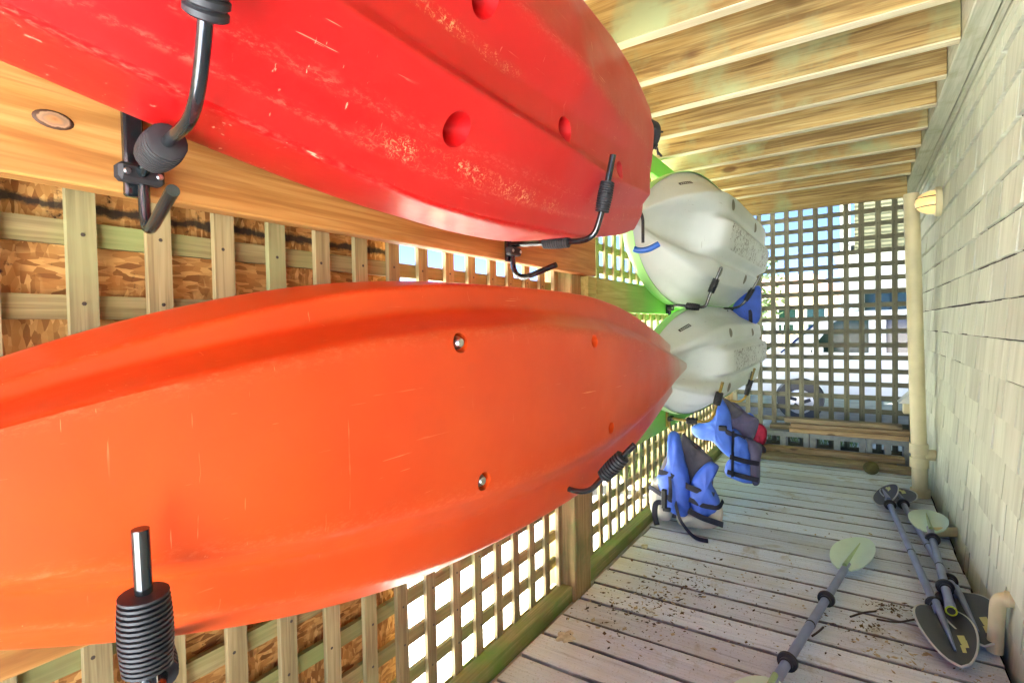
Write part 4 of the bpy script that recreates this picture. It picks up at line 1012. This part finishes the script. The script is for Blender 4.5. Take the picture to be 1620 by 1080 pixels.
boxp('wing_mirror', 'car_white', car, -.62, -.46, YC - .16, YC + .0, z(1.16), z(1.32), .03)
boxp('rub_strip', 'trim_d', car, -.3, 3.38, YC - .012, YC + .004, z(.42), z(.5), .004)
for wx in (-.82, 2.5):
    V, F = sweep([(wx, YC + .02, z(.36)), (wx, YC + .3, z(.36))], [.365, .365], 28); link('wheel_well_shade', from_data('wheel_well_shade', [q - b_ for q in V], F), 'trim_d', car)  # dark disc added for the shade inside the wheel arch
    wh = thing('wheel', (0, 0, 0), None, None); wh.parent = car; wh.location = Vector((wx, YC + .10, z(.34))) - b_
    V, F = sweep([(0, -.11, 0), (0, -.11, 0), (0, -.09, 0), (0, .09, 0), (0, .11, 0)], [.21, .29, .34, .34, .29], 32)
    link('tyre', from_data('tyre', V, F, True, 40), 'tyre', wh)
    V, F = sweep([(0, -.125, 0), (0, -.12, 0), (0, -.10, 0)], [.19, .21, .21], 28); link('rim', from_data('rim', V, F, True, 40), 'rim_m', wh)
    for q in range(5):
        a = q * 2 * math.pi / 5; V, F = sweep([(.06 * math.cos(a), -.127, .06 * math.sin(a)), (.17 * math.cos(a + .25), -.127, .17 * math.sin(a + .25))], .03, 8); link('spoke_gap', from_data('spoke_gap', V, F), 'trim_d', wh)

def house(name, label, x0, x1, y0, y1, zt, wallmat, roofmat, windows, base_z=GZ, upper=None, eave=.5, rise=1.6):
    h = thing(name, ((x0 + x1) / 2, y0, base_z), label, 'house', 'neighbouring houses beyond the far lattice')
    boxp('wall', wallmat, h, x0, x1, y0, y1, base_z, zt)
    V = [(x0 - eave, y0 - eave, zt), (x1 + eave, y0 - eave, zt), (x1 + eave, y1 + eave, zt), (x0 - eave, y1 + eave, zt), (x0 + 1, (y0 + y1) / 2, zt + rise), (x1 - 1, (y0 + y1) / 2, zt + rise)]
    F = [(3, 2, 1, 0), (0, 1, 5, 4), (1, 2, 5), (2, 3, 4, 5), (3, 0, 4)]
    link('roof', from_data('roof', [Vector(p) - wloc(h) for p in V], F), roofmat, h)
    for (wx, wz, ww, wh_) in windows:
        fr = boxp('window', 'white_plastic', h, wx - ww / 2 - .08, wx + ww / 2 + .08, y0 - .05, y0 - .004, wz - .08, wz + wh_ + .08)
        g_ = boxp('pane', 'glass', h, wx - ww / 2, wx + ww / 2, y0 - .062, y0 - .052, wz, wz + wh_)
        loc = g_.location - fr.location; g_.parent = fr; g_.location = loc
    return h
MT['siding_white'] = simple('white siding', S(184, 190, 184), .7); MT['siding_beige'] = simple('beige siding', S(168, 152, 126), .7, 0, .1, 2)
t_ = NT('olive shingle siding'); o_ = t_.coords((1, 1, 1), rand=False, world=True); sp2 = t_.n('SeparateXYZ'); t_.l(o_, sp2.inputs[0])
wv_ = t_.n('TexWave', wave_type='BANDS', bands_direction='Z'); wv_.inputs['Scale'].default_value = 2.2; wv_.inputs['Distortion'].default_value = 1.2; wv_.inputs['Detail'].default_value = 3; t_.l(o_, wv_.inputs['Vector'])
MT['siding_olive'] = t_.done(t_.ramp(wv_.outputs['Fac'], (.1, S(62, 66, 46)), (.5, S(90, 92, 68)), (.9, S(112, 112, 86))), .8)
MT['roof_brown'] = simple('brown roof', S(128, 92, 80), .85, 0, .25, 3); MT['roof_grey'] = simple('grey roof', S(120, 118, 110), .85, 0, .2, 3)
hA = house('house', 'white neighbouring house with olive shingled upper storey behind the van', -.1, 9, 20.5, 28, 3.3, 'siding_white', 'roof_grey',
           [(.6, .9, .7, 1.1), (1.25, .9, .7, 1.1), (2.5, .9, .5, 1.3), (3.6, .9, .9, 1.3)])
boxp('upper_storey', 'siding_olive', hA, -.02, 9.2, 19.9, 28, 3.32, 6.5)
boxp('porch_post', 'white_plastic', hA, -.4, -.12, 19.9, 20.2, GZ, 6.5)
boxp('porch_rail', 'white_plastic', hA, -.1, 7, 19.9, 20.0, .4, .5)
for k in range(28): boxp('baluster', 'white_plastic', hA, -.08 + k * .24, -.02 + k * .24, 19.92, 19.98, -.3, .395)
house('house', 'beige neighbouring house with brown roof seen at the left of the far lattice', -12, -.9, 31, 38, 2.7, 'siding_beige', 'roof_brown',
      [(-1.7, .6, .8, 1.2), (-3.0, .6, .8, 1.2), (-4.4, .6, .8, 1.2), (-6, .6, .8, 1.2)], rise=1.2)
fc = thing('railing_fence', (-3, 17.5, GZ), 'white picket railing in front of the beige house', 'fence')
boxp('top_rail', 'white_plastic', fc, -7, -.6, 17.5, 17.58, 1.05, 1.13); boxp('bottom_rail', 'white_plastic', fc, -7, -.6, 17.5, 17.58, .25, .33)
for k in range(40): boxp('picket', 'white_plastic', fc, -6.98 + k * .16, -6.92 + k * .16, 17.51, 17.57, GZ, 1.045)
MT['leaf'] = simple('leaf green', S(66, 92, 34), .6, 0, .35, 3); MT['leaf_y'] = simple('yellow green leaf', S(96, 114, 44), .6, 0, .3, 3); MT['bark'] = simple('bark', S(96, 84, 66), .9, 0, .3, 12)
def shrub(name, label, x, y, h, r, n, mat, ls=.09):
    k = thing(name, (x, y, GZ), label, 'shrub' if name == 'shrub' else 'tree', 'plants beyond the lattices')
    bits = []
    for _ in range(n):
        v = Vector((random.gauss(0, 1), random.gauss(0, 1), random.gauss(0, 1))).normalized() * (random.random() ** .4)
        p = Vector((v.x * r, v.y * r, h * .6 + v.z * h * .42)); p += Vector((mnoise.noise(p * 2.1), mnoise.noise(p * 2.1 + Vector((9, 0, 0))), 0)) * r * .35
        if mnoise.noise(p * 2.6) < -.22: continue
        a = Vector((random.gauss(0, 1), random.gauss(0, 1), random.gauss(0, .6))).normalized() * ls * random.uniform(.6, 1.3); b = a.cross(Vector((random.gauss(0, 1), random.gauss(0, 1), 1))).normalized() * ls * .45
        bits.append(([p - a, p + b, p + a, p - b], [(0, 1, 2, 3)]))
    V, F = merge(bits); link('crown' if name != 'shrub' else 'foliage', from_data('foliage', V, F), mat, k)
    for q in range(4):
        a = q * 1.6; tube('trunk' if q == 0 else 'limb', 'bark', k, [(x, y, GZ - .05), (x + .05 * math.cos(a), y + .05 * math.sin(a), GZ + h * .3), (x + r * .5 * math.cos(a), y + r * .5 * math.sin(a), GZ + h * .7)], .05 * h / 2 if q == 0 else .025 * h / 2, .3, 8)
shrub('shrub', 'bushy green shrub by the corner behind the white kayaks', -2.6, 11.4, 2.1, .9, 1800, 'leaf')
shrub('shrub', 'yellow green shrub just in front of the van bonnet', -3.9, 9.2, 1.5, .8, 1400, 'leaf_y')
shrub('tree', 'loose green tree standing beyond the van', -4.6, 24, 5.2, 2.2, 2600, 'leaf', .16)
shrub('shrub', 'low green shrub outside the tan lattice', -5.5, 4.5, 1.2, .9, 1500, 'leaf_y')
shrub('shrub', 'round green shrub outside the green tinged lattice', -4.4, 7.4, 1.3, 1.0, 1500, 'leaf')
# grass by the corner
bits = []
for _ in range(9000):
    x, y = random.uniform(-6, .0), random.uniform(5.6, 9.2)
    a = random.random() * 6.28; h = random.uniform(.06, .2); w_ = .008; dx, dy = math.cos(a) * h * .5, math.sin(a) * h * .5
    bits.append(([(x - w_ * math.sin(a), y + w_ * math.cos(a), GZ), (x + w_ * math.sin(a), y - w_ * math.cos(a), GZ), (x + dx, y + dy, GZ + h)], [(0, 1, 2)]))
V, F = merge(bits); tag(link('grass', from_data('grass', V, F), 'leaf_y'), 'tufts of yellow green grass outside the far lattice', 'grass', None, 'stuff')

# trees added to shade the van and the drive; their crowns stay above the frame
def added_shade_tree(label, x, y, h, rx, ry, rz, n, ls, mat):
    k = thing('tree', (x, y, GZ), label, 'tree', 'plants beyond the lattices')  # added tree, there to shade the van and the drive
    bits = []
    for _ in range(n):
        v = Vector((random.gauss(0, 1), random.gauss(0, 1), random.gauss(0, 1))).normalized() * (random.random() ** .45)
        p = Vector((1.5 + v.x * rx, v.y * ry, h + v.z * rz))
        if mnoise.noise(p * .9) < -.3: continue
        a = Vector((random.gauss(0, 1), random.gauss(0, 1), random.gauss(0, .5))).normalized() * ls * random.uniform(.6, 1.3); b = a.cross(Vector((random.gauss(0, 1), random.gauss(0, 1), 1))).normalized() * ls * .5
        bits.append(([p - a, p + b, p + a, p - b], [(0, 1, 2, 3)]))
    V, F = merge(bits); link('crown', from_data('crown', V, F), mat, k)
    tube('trunk', 'bark', k, [(x, y, GZ - .1), (x + .1, y, GZ + h * .35), (x + .5, y + .1, GZ + h * .75), (x + 1.2, y, GZ + h)], .22, 1.0, 12)
    for q in range(6):
        a = q * 1.05; tube('limb', 'bark', k, [(x + .3, y, GZ + h * .55), (x + 1 + rx * .35 * math.cos(a), y + ry * .35 * math.sin(a), GZ + h * .85), (x + 1.5 + rx * .75 * math.cos(a), y + ry * .75 * math.sin(a), GZ + h * 1.02)], .07, .6, 8)
added_shade_tree('tall shade tree added to darken the yard, trunk beyond the white kayaks', -5.4, 9.6, 9.0, 6.2, 4.6, 1.9, 7000, .34, 'leaf')
added_shade_tree('second tall shade tree, added farther along beyond the van', -4.6, 17.5, 9.5, 6.5, 5.5, 2.0, 6000, .36, 'leaf')
